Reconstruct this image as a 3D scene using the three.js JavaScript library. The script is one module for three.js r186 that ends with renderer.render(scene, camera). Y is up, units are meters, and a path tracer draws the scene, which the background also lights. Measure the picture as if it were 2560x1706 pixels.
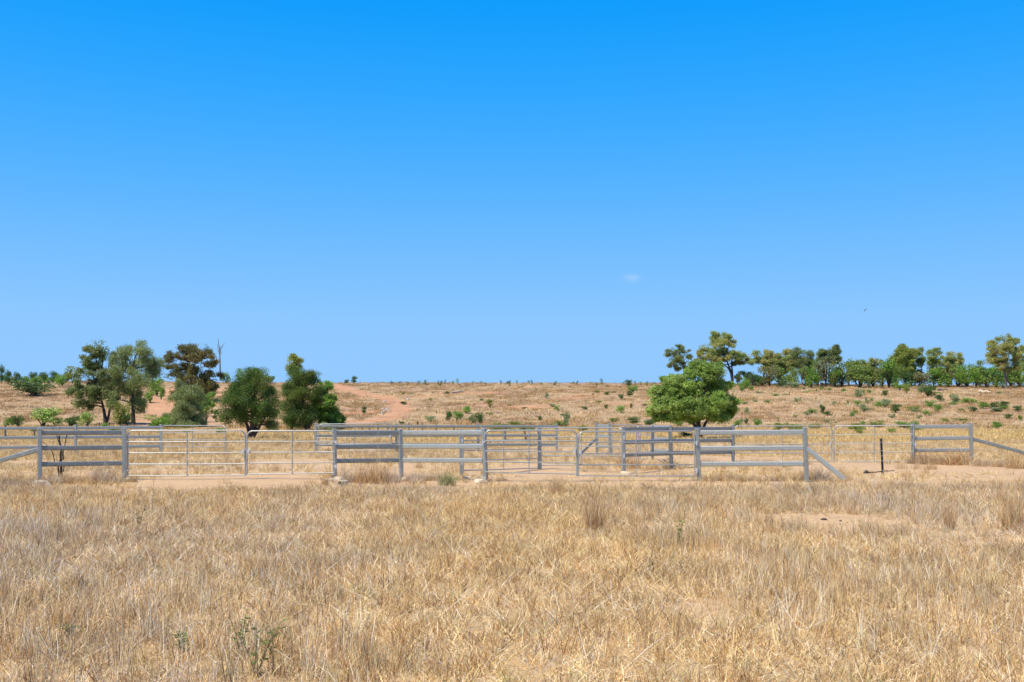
import * as THREE from 'three';
import { mergeGeometries } from 'three/addons/utils/BufferGeometryUtils.js';

// ------------------------------------------------------------------ camera, sky, sun, exposure
const F = 2560, EYE = 1.7, PITCH = Math.atan(177 / F);           // focal length in photograph pixels, eye height, upward tilt
const scene = new THREE.Scene();
const camera = new THREE.PerspectiveCamera((2 * Math.atan(853 / F) * 180) / Math.PI, 2560 / 1706, 0.1, 6000);
camera.position.set(0, EYE, 0);
camera.rotation.x = PITCH;
const renderer = new THREE.WebGLRenderer({ antialias: true });
renderer.toneMapping = THREE.LinearToneMapping;
const EXPO = 1.4;
renderer.toneMappingExposure = EXPO;
renderer.shadowMap.enabled = true;

const lin = (c) => { c /= 255; return c <= 0.04045 ? c / 12.92 : Math.pow((c + 0.055) / 1.055, 2.4); };
const unlin = (c) => { c = Math.min(1, Math.max(0, c)); return c <= 0.0031308 ? c * 12.92 : 1.055 * Math.pow(c, 1 / 2.4) - 0.055; };
const clamp = (x, a = 0, b = 1) => Math.min(b, Math.max(a, x));
const mix = (a, b, t) => a + (b - a) * t;
const smooth = (a, b, x) => { const t = clamp((x - a) / (b - a)); return t * t * (3 - 2 * t); };
const CS = Math.cos(PITCH), SN = Math.sin(PITCH);
const dirOf = (u, v) => { const x = (u - 1280) / F, y = (853 - v) / F; return new THREE.Vector3(x, y * CS + SN, y * SN - CS); };

{ // clear dry-season sky: pale at the horizon, saturated blue higher up, one wisp of cloud
  const W = 2048, H = 1024, data = new Float32Array(W * H * 4);
  const stops = [[-90, 150, 190, 235], [-1, 160, 205, 255], [1.5, 150, 202, 255], [5, 143, 200, 255], [9, 115, 189, 255], [13, 84, 178, 255], [17, 54, 168, 255], [22.5, 16, 156, 253], [40, 0, 118, 225], [90, 0, 84, 186]];
  const cd = dirOf(1577, 696).normalize(), cu = Math.atan2(cd.z, cd.x) / (2 * Math.PI) + 0.5, cv = Math.asin(cd.y) / Math.PI + 0.5;
  for (let r = 0; r < H; r++) {
    const e = ((r + 0.5) / H - 0.5) * 180;
    let k = 0; while (k < stops.length - 2 && e > stops[k + 1][0]) k++;
    const t = clamp((e - stops[k][0]) / (stops[k + 1][0] - stops[k][0]));
    const c = [1, 2, 3].map((i) => lin(mix(stops[k][i], stops[k + 1][i], t)));
    for (let q = 0; q < W; q++) {
      const o = (r * W + q) * 4;
      const du = ((q + 0.5) / W - cu) * 360, dv = ((r + 0.5) / H - cv) * 180;
      const a = 0.3 * Math.exp(-(du * du) / 0.1 - ((dv + 0.1 * du) ** 2) / 0.012) + 0.14 * Math.exp(-((du - 0.3) ** 2) / 0.05 - ((dv - 0.06) ** 2) / 0.006);
      for (let i = 0; i < 3; i++) data[o + i] = mix(c[i], 0.86, a) / EXPO;
      data[o + 3] = 1;
    }
  }
  const sky = new THREE.DataTexture(data, W, H, THREE.RGBAFormat, THREE.FloatType);
  sky.mapping = THREE.EquirectangularReflectionMapping;
  sky.magFilter = sky.minFilter = THREE.LinearFilter; sky.wrapS = THREE.RepeatWrapping; sky.needsUpdate = true;
  scene.background = sky; scene.environment = sky;
}
const SUN = new THREE.Vector3(-0.4, 0.85, 0.32).normalize();
const sun = new THREE.DirectionalLight(new THREE.Color(1, 0.93, 0.81), 4.6);
sun.position.copy(SUN).multiplyScalar(200).add(new THREE.Vector3(0, 0, -60)); sun.target.position.set(0, 0, -60);
sun.castShadow = true; sun.shadow.mapSize.set(4096, 4096);
Object.assign(sun.shadow.camera, { left: -170, right: 170, top: 200, bottom: -200, near: 1, far: 500 });
scene.add(sun, sun.target);

// ------------------------------------------------------------------ helpers
let seed = 7;
const rnd = () => { seed = (seed + 0x6d2b79f5) | 0; let t = Math.imul(seed ^ (seed >>> 15), 1 | seed); t = (t + Math.imul(t ^ (t >>> 7), 61 | t)) ^ t; return ((t ^ (t >>> 14)) >>> 0) / 4294967296; };
const reseed = (s) => { seed = s; };
const rr = (a, b) => a + (b - a) * rnd();
const gauss = () => (rnd() + rnd() + rnd() + rnd() - 2) * 1.0;
const hash2 = (x, y) => { let h = Math.imul(x, 374761393) + Math.imul(y, 668265263); h = Math.imul(h ^ (h >>> 13), 1274126177); return ((h ^ (h >>> 16)) >>> 0) / 4294967296; };
const vn = (x, y) => { const ix = Math.floor(x), iy = Math.floor(y), fx = x - ix, fy = y - iy, sx = fx * fx * (3 - 2 * fx), sy = fy * fy * (3 - 2 * fy); return mix(mix(hash2(ix, iy), hash2(ix + 1, iy), sx), mix(hash2(ix, iy + 1), hash2(ix + 1, iy + 1), sx), sy); };
const fbm = (x, y, n = 4) => { let s = 0, a = 0.5, t = 0; for (let i = 0; i < n; i++) { s += a * vn(x, y); t += a; a *= 0.5; x = x * 2.03 + 17.1; y = y * 2.03 + 9.7; } return s / t; };
const hash3 = (x, y, z) => hash2(x + Math.imul(z, 7919), y + Math.imul(z, 104729));
const vn3 = (x, y, z) => { const ix = Math.floor(x), iy = Math.floor(y), iz = Math.floor(z), f = (t) => t * t * (3 - 2 * t), a = f(x - ix), b = f(y - iy), c = f(z - iz); const l = (k) => mix(mix(hash3(ix, iy, k), hash3(ix + 1, iy, k), a), mix(hash3(ix, iy + 1, k), hash3(ix + 1, iy + 1, k), a), b); return mix(l(iz), l(iz + 1), c); };
const V = (x, y, z) => new THREE.Vector3(x, y, z);

const used = {};
const numbered = (n) => { const k = (used[n] = (used[n] ?? -1) + 1); return k ? `${n}_${String(k).padStart(3, '0')}` : n; };
const shadows = (o) => { o.castShadow = o.receiveShadow = true; return o; };
function tag(o, label, category, group) { o.userData.label = label; if (category) o.userData.category = category; if (group) o.userData.group = group; return o; }
function thing(name, label, category, pos, group) { const g = new THREE.Group(); g.name = numbered(name); g.position.copy(pos); scene.add(g); return tag(g, label, category, group); }
function part(name, geo, m, parent, atWorld) { const o = shadows(new THREE.Mesh(geo, m)); o.name = name; if (atWorld) geo.translate(-parent.position.x, -parent.position.y, -parent.position.z); parent.add(o); return o; }
function structure(name, geo, m, label) { const o = shadows(new THREE.Mesh(geo, m)); o.name = name; o.userData.kind = 'structure'; if (label) o.userData.label = label; scene.add(o); return o; }

// ------------------------------------------------------------------ terrain
function height(x, z) {
  const d = Math.hypot(z, x * 0.35);
  let y = (fbm(x * 0.35 + 40, z * 0.35, 3) - 0.5) * 0.07 * smooth(3, 8, d);
  const s = x / 225, vs = 957.5 + 8 * smooth(0.08, 0.5, s) - 3 * smooth(0.15, 0.5, -s) + (fbm(x * 0.02 + 5, 3.3, 3) - 0.5) * 5;
  const yc = 1.7 + (225 * (1030 - vs)) / F, t = (d - 90) / 135;
  if (t > 0) {
    const a = Math.pow(t, 1.22), b = 1 - 0.45 * (t - 1), k = 0.05, h = clamp(0.5 + (0.5 * (b - a)) / k);
    y += yc * Math.max(-3, mix(b, a, h) - k * h * (1 - h));
    y += ((fbm(x * 0.05, z * 0.05, 4) - 0.5) * 1.0 + (fbm(x * 0.3, z * 0.3, 3) - 0.5) * 0.35) * smooth(0, 0.25, t) * (1 - 0.75 * smooth(0.8, 1, t));
  }
  return y;
}
function gp(u, v) { // where the line of sight of a photograph pixel meets the terrain
  const r = dirOf(u, v).divideScalar(-dirOf(u, v).z);
  let prev = 3;
  for (let d = 3; d < 300; d += d < 60 ? 0.1 : 0.4) {
    if (EYE + r.y * d < height(r.x * d, -d)) { d = (d + prev) / 2; return V(r.x * d, height(r.x * d, -d), -d); }
    prev = d;
  }
  return V(r.x * 219, height(r.x * 219, -219), -219);
}
const atD = (u, v, d) => { const r = dirOf(u, v); return V((r.x / -r.z) * d, EYE + (r.y / -r.z) * d, -d); };
const ground = (x, z) => V(x, height(x, z), z);

// bare soil, in plan
const bareZones = [];
const bare = (u, v0, v1, w, k = 1) => { const a = gp(u, v0), b = gp(u, v1); bareZones.push([(a.x + b.x) / 2, (a.z + b.z) / 2, (w / 2) * (-(a.z + b.z) / 2) / F, Math.abs(a.z - b.z) / 2 + 0.2, k]); };
bare(575, 1183, 1228, 560, 0.92); bare(1100, 1197, 1222, 1500, 0.7); bare(1150, 1170, 1197, 1700, 0.55); bare(2200, 1192, 1212, 800, 0.6); bare(1900, 1206, 1222, 500, 0.4); bare(700, 1148, 1176, 420, 0.8); bare(960, 1160, 1178, 420, 0.75); bare(1340, 1160, 1196, 260, 1); bare(1260, 1192, 1216, 200, 0.8);
bare(2330, 1158, 1196, 700, 1); bare(2050, 1286, 1308, 440, 0.9); bare(2400, 1326, 1370, 380, 0.5); bare(2230, 1306, 1340, 640, 0.45); bare(1800, 1141, 1162, 700, 0.85); bare(180, 1180, 1196, 300, 0.6);
bare(1480, 1118, 1132, 220, 0.6); bare(1620, 1180, 1215, 160, 0.55); bare(575, 1062, 1086, 190, 1); bare(900, 1080, 1090, 300, 0.4); bare(1780, 1500, 1560, 160, 0.5); bare(300, 1222, 1240, 160, 0.7); bare(1000, 1206, 1216, 300, 0.4);
const strokes = []; // tracks and scours on the hill: polylines in plan with a half width
const track = (pts, w, k, red) => strokes.push([pts.map(([u, v]) => gp(u, v)), w, k, red]);
track([[418, 972], [414, 990], [402, 1012], [392, 1034], [378, 1062]], 2.1, 1, 0.75);
track([[415, 1000], [425, 1020], [420, 1045]], 1.4, 0.7, 0.6);
track([[835, 964], [862, 974], [913, 986], [964, 995], [994, 1006], [1003, 1018], [994, 1034], [964, 1046], [913, 1055], [872, 1056]], 1.7, 1, 0.85);
track([[860, 1052], [800, 1062], [700, 1066], [620, 1072]], 1.6, 0.8, 0.3);
track([[530, 975], [565, 972], [600, 985]], 3, 0.9, 0.7); track([[560, 1022], [580, 1036], [560, 1055], [530, 1064]], 2.6, 0.9, 0.4);
for (const [u, v, w, k] of [[1211, 983, 70, 0.7], [1127, 981, 60, 0.6], [1323, 1018, 70, 0.6], [1423, 996, 60, 0.6], [1303, 968, 40, 0.6], [1466, 987, 60, 0.6], [1180, 1015, 60, 0.55], [1060, 992, 60, 0.5], [860, 1000, 50, 0.5], [1900, 1015, 60, 0.4], [2050, 985, 120, 0.35], [2300, 1000, 90, 0.35], [2480, 1005, 90, 0.5], [700, 1000, 60, 0.6], [880, 1035, 60, 0.7], [1570, 1010, 70, 0.4]])
  track([[u - w / 2, v + 1], [u, v], [u + w / 2, v - 1]], 1.7, k, 1);
function soilAt(x, z) { // [bare 0..1, redness 0..1]
  let b = 0, red = 0;
  const d = -z;
  if (d < 90) {
    for (const [cx, cz, rx, rz, k] of bareZones) { const q = Math.hypot((x - cx) / rx, (z - cz) / rz); if (q < 1.6) b = Math.max(b, k * (1 - smooth(0.6, 1.35, q + (fbm(x * 1.3, z * 0.9, 3) - 0.5) * 1.1))); }
    b = Math.max(b, smooth(0.56, 0.7, fbm(x * 0.6 + 90, z * 0.35 + 4, 4)) * 0.8 * smooth(22, 26, d));
  }
  if (d > 60) for (const [pts, w, k, r] of strokes) for (let i = 0; i + 1 < pts.length; i++) {
    const a = pts[i], c = pts[i + 1], ex = c.x - a.x, ez = c.z - a.z, t = clamp(((x - a.x) * ex + (z - a.z) * ez) / (ex * ex + ez * ez || 1));
    const q = Math.hypot(x - a.x - ex * t, (z - a.z - ez * t) * 0.5) / w;
    if (q < 1.7) { const m = k * (1 - smooth(0.5, 1.4, q + (fbm(x * 0.7, z * 0.7, 3) - 0.5) * 1.2)); if (m > b) { b = m; red = r; } }
  }
  return [b, red];
}
const TINT = { straw: [0.4, 0.265, 0.12], soil: [0.48, 0.305, 0.152], hill: [0.36, 0.23, 0.105], pale: [0.45, 0.305, 0.145], red: [0.42, 0.17, 0.07], ochre: [0.34, 0.225, 0.07], mauve: [0.32, 0.188, 0.095] };
function groundColour(x, z, fine) {
  const d = -z, [b, red] = soilAt(x, z), n1 = fbm(x * 0.11 + 3, z * 0.07 + 8, 3), n2 = fbm(x * 0.9, z * 0.6, 3), far = smooth(60, 110, d);
  const c = [0, 1, 2].map((i) => {
    let g = mix(mix(TINT.straw[i], TINT.pale[i], smooth(0.35, 0.7, n2)), TINT.hill[i], far * 0.75);
    g = mix(g, TINT.ochre[i], smooth(0.4, 0.7, n1) * smooth(38, 60, d) * (1 - smooth(95, 115, d)) * 0.7);
    g = mix(g, TINT.mauve[i], smooth(0.42, 0.7, n1) * far * 0.7);
    return mix(g, mix(TINT.soil[i], TINT.red[i], Math.max(red * 0.7, 0)), b);
  });
  const k = mix(0.72, 1.2, fine) * mix(1, 0.8 + 0.4 * fbm(x * 0.45 + 9, z * 0.3, 3), far);
  return c.map((q) => q * k);
}
function groundTexture(x0, x1, z0, z1, fineScale) { // z0 nearest
  const N = 2048, d = new Uint8Array(N * N * 4), M = 512, coarse = new Float32Array((M + 1) * (M + 1) * 3);
  for (let j = 0; j <= M; j++) for (let i = 0; i <= M; i++) { const c = groundColour(mix(x0, x1, i / M), mix(z0, z1, j / M), 0.583); coarse.set(c, (j * (M + 1) + i) * 3); }
  for (let j = 0; j < N; j++) for (let i = 0; i < N; i++) {
    const fx = (i / N) * M, fy = (j / N) * M, ix = Math.floor(fx), iy = Math.floor(fy), a = fx - ix, b = fy - iy, o = (j * N + i) * 4;
    const x = mix(x0, x1, i / N), z = mix(z0, z1, j / N);
    const f = 0.3 * vn(x * fineScale, z * fineScale) + 0.2 * vn(x * fineScale * 0.16, z * fineScale * 0.6 + 3) + 0.3 * vn(x * fineScale * 3.1 + 7, z * fineScale * 3.1) + 0.2 * hash2(i, j), k = mix(0.62, 1.38, f), w = (f - 0.5) * 0.1;
    for (let q = 0; q < 3; q++) {
      const at = (yy, xx) => coarse[(yy * (M + 1) + xx) * 3 + q];
      const c = mix(mix(at(iy, ix), at(iy, ix + 1), a), mix(at(iy + 1, ix), at(iy + 1, ix + 1), a), b);
      d[o + q] = Math.round(unlin(c * (k + (q === 2 ? -w : 0))) * 255);
    }
    d[o + 3] = 255;
  }
  const t = new THREE.DataTexture(d, N, N, THREE.RGBAFormat); t.colorSpace = THREE.SRGBColorSpace; t.magFilter = t.minFilter = THREE.LinearFilter; t.needsUpdate = true; return t;
}
function sheet(xs, zs, uvOf) {
  const nx = xs.length, nz = zs.length, p = new Float32Array(nx * nz * 3), uv = new Float32Array(nx * nz * 2), idx = [];
  for (let j = 0; j < nz; j++) for (let i = 0; i < nx; i++) { const o = j * nx + i; p.set([xs[i], height(xs[i], zs[j]), zs[j]], o * 3); uv.set(uvOf(xs[i], zs[j]), o * 2); }
  for (let j = 0; j + 1 < nz; j++) for (let i = 0; i + 1 < nx; i++) { const a = j * nx + i; idx.push(a, a + 1, a + nx, a + 1, a + nx + 1, a + nx); }
  const g = new THREE.BufferGeometry(); g.setAttribute('position', new THREE.BufferAttribute(p, 3)); g.setAttribute('uv', new THREE.BufferAttribute(uv, 2)); g.setIndex(idx); g.computeVertexNormals(); return g;
}
const span = (a, b, n) => Array.from({ length: n + 1 }, (_, i) => mix(a, b, i / n));
{
  const m1 = new THREE.MeshStandardMaterial({ name: 'paddock soil', map: groundTexture(-36, 36, 8, -64, 9), roughness: 1 });
  const xs = [-900, -400, -150, -80, ...span(-36, 36, 180), 80, 150, 400, 900], zs = [900, 300, 100, 30, ...span(8, -64, 180)];
  structure('paddock_ground', sheet(xs, zs, (x, z) => [clamp((x + 36) / 72), clamp((z - 8) / -72)]), m1);
  const m2 = new THREE.MeshStandardMaterial({ name: 'hillside soil', map: groundTexture(-140, 140, -64, -240, 2.2), roughness: 1 });
  const xs2 = [-900, -600, -400, -250, ...span(-140, 140, 280), 250, 400, 600, 900], zs2 = [...span(-64, -240, 170), -260, -300, -400, -700, -1500, -3000];
  structure('hill', sheet(xs2, zs2, (x, z) => [clamp((x + 140) / 280), clamp((z + 64) / -176)]), m2);
}

// ------------------------------------------------------------------ galvanised steel yards
function steelTexture(base, marks) {
  const c = document.createElement('canvas'); c.width = 1024; c.height = 256; const g = c.getContext('2d');
  g.fillStyle = base; g.fillRect(0, 0, 1024, 256);
  reseed(marks);
  for (let i = 0; i < 2600; i++) { const q = rnd() < 0.5; g.fillStyle = q ? `rgba(205,214,222,${rr(0.03, 0.14)})` : `rgba(70,82,94,${rr(0.03, 0.14)})`; const x = rr(0, 1024), y = rr(0, 256); g.fillRect(x, y, rr(3, 40), rr(1, 9)); }
  for (let i = 0; i < 26; i++) { g.fillStyle = `rgba(235,238,240,${rr(0.15, 0.6)})`; g.fillRect(rr(0, 1024), rr(0, 200), rr(2, 5), rr(10, 90)); }
  for (let i = 0; i < 24; i++) { g.fillStyle = `rgba(232,232,228,${rr(0.1, 0.35)})`; const x = rr(0, 1024), y = rr(0, 230); for (let k = 0; k < 14; k++) g.fillRect(x + rr(-40, 40), y + rr(-10, 10), rr(2, 16), rr(1, 4)); }
  const t = new THREE.CanvasTexture(c); t.colorSpace = THREE.SRGBColorSpace; t.wrapS = t.wrapT = THREE.RepeatWrapping; t.repeat.set(0.45, 1 / 0.3); t.magFilter = THREE.LinearFilter; return t;
}
const M = {};
M.rail = new THREE.MeshStandardMaterial({ name: 'galvanised rail', map: steelTexture('#b0b3aa', 21), metalness: 0.5, roughness: 0.4 });
M.railDull = new THREE.MeshStandardMaterial({ name: 'weathered rail', map: steelTexture('#8a8d86', 77), metalness: 0.45, roughness: 0.42 });
M.post = new THREE.MeshStandardMaterial({ name: 'galvanised post', map: steelTexture('#9fa29a', 5), metalness: 0.5, roughness: 0.4 });
M.pipe = new THREE.MeshStandardMaterial({ name: 'galvanised pipe', color: new THREE.Color(0.4, 0.41, 0.385), metalness: 0.5, roughness: 0.4 });
M.bracket = new THREE.MeshStandardMaterial({ name: 'bright zinc', color: new THREE.Color(0.66, 0.68, 0.7), metalness: 0.5, roughness: 0.4 });
M.dark = new THREE.MeshStandardMaterial({ name: 'dark iron', color: new THREE.Color(0.03, 0.028, 0.026), roughness: 0.7, metalness: 0.2 });

function sweep(profile, a, b, up, cap = true) { // a closed profile [side, up] carried from a to b, uv in metres
  const dir = b.clone().sub(a), L = dir.length(); dir.normalize();
  const side = new THREE.Vector3().crossVectors(dir, up).normalize(), top = new THREE.Vector3().crossVectors(side, dir).normalize();
  const p = [], uv = [], idx = [], n = profile.length; let s = 0;
  for (let i = 0; i <= n; i++) {
    const q = profile[i % n], q0 = profile[(i + n - 1) % n]; if (i) s += Math.hypot(q[0] - q0[0], q[1] - q0[1]);
    for (const [e, t] of [[a, 0], [b, L]]) { p.push(e.x + side.x * q[0] + top.x * q[1], e.y + side.y * q[0] + top.y * q[1], e.z + side.z * q[0] + top.z * q[1]); uv.push(t + a.x * 0.37, s); }
  }
  for (let i = 0; i < n; i++) { const k = i * 2; idx.push(k, k + 1, k + 2, k + 1, k + 3, k + 2); }
  let g = new THREE.BufferGeometry(); g.setAttribute('position', new THREE.Float32BufferAttribute(p, 3)); g.setAttribute('uv', new THREE.Float32BufferAttribute(uv, 2)); g.setIndex(idx); g.computeVertexNormals();
  if (cap) {
    const cp = [], ci = [], cu = [];
    for (const [e, f] of [[a, 1], [b, 0]]) { const o = cp.length / 3; cp.push(e.x, e.y, e.z); cu.push(0.1, 0.1); for (const q of profile) { cp.push(e.x + side.x * q[0] + top.x * q[1], e.y + side.y * q[0] + top.y * q[1], e.z + side.z * q[0] + top.z * q[1]); cu.push(q[0], q[1]); } for (let i = 0; i < n; i++) ci.push(o, o + 1 + (f ? i : (i + 1) % n), o + 1 + (f ? (i + 1) % n : i)); }
    const c = new THREE.BufferGeometry(); c.setAttribute('position', new THREE.Float32BufferAttribute(cp, 3)); c.setAttribute('uv', new THREE.Float32BufferAttribute(cu, 2)); c.setIndex(ci); c.computeVertexNormals();
    g = mergeGeometries([g, c]);
  }
  return g;
}
const OVAL = (() => { const a = []; const w = 0.021, h = 0.0575; for (let i = 0; i <= 6; i++) { const t = (Math.PI * i) / 6; a.push([w * Math.cos(t), h - w + w * Math.sin(t)]); } for (let i = 0; i <= 6; i++) { const t = Math.PI + (Math.PI * i) / 6; a.push([w * Math.cos(t), -h + w + w * Math.sin(t)]); } return a; })();
const SQUARE = (w, r = 0.008) => { const h = w / 2, a = []; for (const [sx, sy, t0] of [[1, 1, 0], [-1, 1, 1], [-1, -1, 2], [1, -1, 3]]) for (let i = 0; i <= 2; i++) { const t = ((t0 + i / 2) * Math.PI) / 2; a.push([sx * (h - r) + r * Math.cos(t), sy * (h - r) + r * Math.sin(t)]); } return a; };
const SQ = SQUARE(0.096), CAPSQ = SQUARE(0.106, 0.01);
function tube(pts, radii, n = 8, capEnds = true) {
  const p = [], uv = [], idx = []; let s = 0, ref = V(0.31, 0.17, 0.93);
  for (let i = 0; i < pts.length; i++) {
    const t = (pts[Math.min(i + 1, pts.length - 1)]).clone().sub(pts[Math.max(i - 1, 0)]).normalize();
    const a = new THREE.Vector3().crossVectors(t, ref); if (a.lengthSq() < 1e-4) a.crossVectors(t, V(1, 0, 0)); a.normalize(); const b = new THREE.Vector3().crossVectors(t, a);
    ref = new THREE.Vector3().crossVectors(a, t);
    if (i) s += pts[i].distanceTo(pts[i - 1]);
    const r = Array.isArray(radii) ? radii[i] : radii;
    for (let k = 0; k <= n; k++) { const w = (k / n) * 2 * Math.PI, c = Math.cos(w) * r, d = Math.sin(w) * r; p.push(pts[i].x + a.x * c + b.x * d, pts[i].y + a.y * c + b.y * d, pts[i].z + a.z * c + b.z * d); uv.push((k / n) * r * 6.28, s); }
  }
  const w = n + 1;
  for (let i = 0; i + 1 < pts.length; i++) for (let k = 0; k < n; k++) { const o = i * w + k; idx.push(o, o + 1, o + w, o + 1, o + w + 1, o + w); }
  if (capEnds) for (const e of [0, pts.length - 1]) { const o = p.length / 3; p.push(pts[e].x, pts[e].y, pts[e].z); uv.push(0, 0); for (let k = 0; k < n; k++) e ? idx.push(o, e * w + k + 1, e * w + k) : idx.push(o, k, k + 1); }
  const g = new THREE.BufferGeometry(); g.setAttribute('position', new THREE.Float32BufferAttribute(p, 3)); g.setAttribute('uv', new THREE.Float32BufferAttribute(uv, 2)); g.setIndex(idx); g.computeVertexNormals(); return g;
}

// a post from its photograph pixels: [u top, v top, u base, depth, yaw]
function post(g, [ut, vt, ub, d], yaw = 0, name = 'post', m = M.post) {
  const top = atD(ut, vt, d), vb = 1030 + (1.7 * F) / d, b0 = atD(ub, vb, d), dir = b0.clone().sub(top).normalize();
  const foot = top.clone().addScaledVector(dir, (top.y - height(b0.x, b0.z) + 0.25) / -dir.y);
  const cross = V(Math.cos(yaw), 0, -Math.sin(yaw));
  const o = part(name, sweep(SQ, foot, top, cross), m, g, true);
  const c = sweep(CAPSQ, top.clone().add(V(0, 0.002, 0)), top.clone().add(V(0, 0.016, 0)), cross); c.translate(-g.position.x, -g.position.y, -g.position.z);
  part('post_cap', c, M.bracket, o);
  return o;
}
const rail = (g, a, b, m = M.rail, name = 'rail') => part(name, sweep(OVAL, a, b, V(0, 1, 0)), m, g, true);
// rails between two ends: rows of [v left, v right] of the rail centres
function rails(g, uL, dL, uR, dR, rows, m) { for (const [a, b] of rows) rail(g, atD(uL, a, dL), atD(uR, b, dR), m); }
const fence = (label, u, d, group) => thing('fence_panel', label, 'fence', gp(u, 1030 + (1.7 * F) / d), group);

const D = { P1: 24.9, P2: 25.7, P3: 26.0, P4: 26.7, P5: 25.2, P6: 25.4, P7: 25.0, P4b: 27.4, P8: 30.4, P9: 28.2, P10: 30.5, P11: 35.1, P12: 33.9, P13: 34.1, P14: 40.7, P15: 39.1, P16: 36.3, L1: 40, L2: 43, C1: 43.5, C4: 44 };
{ // near row, left
  const g = fence('three-rail galvanised fence panel with the burnt sapling standing in front of it', 99, D.P1);
  post(g, [99, 1072, 99, D.P1], 0.35); post(g, [310, 1072, 310.5, D.P2], 0.2);
  rails(g, 103.5, D.P1 + 0.02, 306, D.P2 + 0.02, [[1082.5, 1082], [1121, 1119], [1161.5, 1158.5]], M.railDull);
  rail(g, atD(95, 1124.5, D.P1), atD(-260, 1228, D.P1 + 0.4), M.railDull, 'brace');
}
{ // near row, middle: two panels
  const g = fence('long two-bay galvanised fence between the near gate pairs, brown tussocks at its foot', 1002, D.P4);
  post(g, [836.5, 1074, 837, D.P3], 0.3); post(g, [1001, 1075, 1003, D.P4], 0.5); post(g, [1209.5, 1072, 1214.5, D.P5], -0.5);
  rails(g, 841, D.P3, 998, D.P4, [[1083, 1082.5], [1117.5, 1117], [1153, 1151]], M.railDull);
  rails(g, 1006, D.P4, 1206, D.P5, [[1082.5, 1082], [1117, 1116.5], [1151, 1152]]);
  post(g, [833.5, 1188, 833.5, D.P3 - 0.1], 0, 'gate_stop');
}
{ // near row, right
  const g = fence('three-rail galvanised fence panel with a steep brace running down to the right', 1742, D.P6);
  post(g, [1742.5, 1074, 1748, D.P6], 0.0); post(g, [2012.5, 1071, 2017, D.P7], 0.1);
  rails(g, 1747, D.P6, 2009, D.P7, [[1082.5, 1080.5], [1121.8, 1120.5], [1161, 1160]]);
  rail(g, atD(2016, 1121, D.P7 - 0.02), atD(2112, 1199, D.P7 - 0.3), M.rail, 'brace');
}
{ // right side of the yard, running back
  const g = fence('fence of three posts running back behind the right-hand gates to the wide gates', 1558, D.P9);
  post(g, [1558.5, 1068, 1559, D.P9], 0.3); post(g, [1675, 1065, 1679, D.P10], 0.25); post(g, [1832, 1064, 1833, D.P11], 0.25);
  rails(g, 1563, D.P9, 1672, D.P10, [[1074, 1072.5], [1107, 1103], [1138, 1134.5]], M.railDull);
  rails(g, 1681, D.P10, 1829, D.P11, [[1073, 1072], [1103, 1102], [1133.5, 1131.5]], M.railDull);
  const h = thing('fence_panel', 'short angled fence panel behind the right-hand gates, left of the green tree trunk', 'fence', gp(1631, 1150));
  post(h, [1631.5, 1064, 1630.5, D.P16], 0.5);
  rails(h, 1635, D.P16, 1672, D.P10 + 0.12, [[1067.8, 1069.5], [1098, 1100], [1127, 1130]]);
}
{ // far right
  const g = fence('isolated three-rail fence panel at the far right with a long low brace', 2282, D.P12);
  post(g, [2282, 1061, 2284, D.P12], 0.1); post(g, [2427.5, 1059, 2430, D.P13], 0);
  rails(g, 2286, D.P12, 2424, D.P13, [[1067.5, 1066.5], [1097.5, 1095.5], [1127, 1125.5]]);
  rail(g, atD(2431, 1098, D.P13), atD(2800, 1196, D.P13 - 0.6), M.railDull, 'brace');
}
{ // left, running out of the picture
  const g = fence('three-rail fence at the left edge, behind the panel with the burnt sapling', 188, 41.5);
  post(g, [-160, 1065.5, -160, 38.5]); post(g, [188, 1063.5, 188.5, 41.2]); post(g, [401.5, 1062.4, 401.5, D.L2]);
  rails(g, -330, 37.4, 399, D.L2 - 0.03, [[1074, 1069], [1097.5, 1092.5], [1122.5, 1116.3]], M.rail);
}
{ // centre back
  const g = fence('long four-post fence along the back of the yard, nearest the hill', 990, D.C1);
  for (const [u, v, d] of [[788.5, 1059.4, D.C1], [990, 1060, 43.7], [1195, 1061, 43.9], [1391.5, 1061, D.C4]]) post(g, [u, v, u + 1, d]);
  rails(g, 791, D.C1 - 0.07, 1389, D.C4 - 0.07, [[1066.3, 1066.7], [1089.3, 1089], [1112.3, 1111.8]], M.railDull);
}
{ // the race in the middle distance
  const g = fence('narrow two-post fence section with a slanting brace, behind the latched right-hand gates', 1491, D.P14);
  post(g, [1491, 1058.8, 1493, D.P14], 0.15); post(g, [1524, 1060, 1526, D.P15], 0.15);
  rails(g, 1494, D.P14, 1522, D.P15, [[1065.5, 1065.5], [1091, 1091], [1117, 1117]]);
  rail(g, atD(1489, 1099, D.P14), atD(1440, 1146, D.P14 - 0.5), M.railDull, 'brace');
}
for (const [lab, a, yaw] of [['single square post carrying the gate behind the two-bay near fence', [1152.5, 1075, 1153.5, D.P4b], 0.2], ['single square post between the two inner gates, seen through the near gate', [1347.5, 1070, 1349.5, D.P8], 0.3]]) {
  const g = thing('gate_post', lab, 'post', gp(a[2], 1030 + (1.7 * F) / a[3])); post(g, a, yaw);
}

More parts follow.
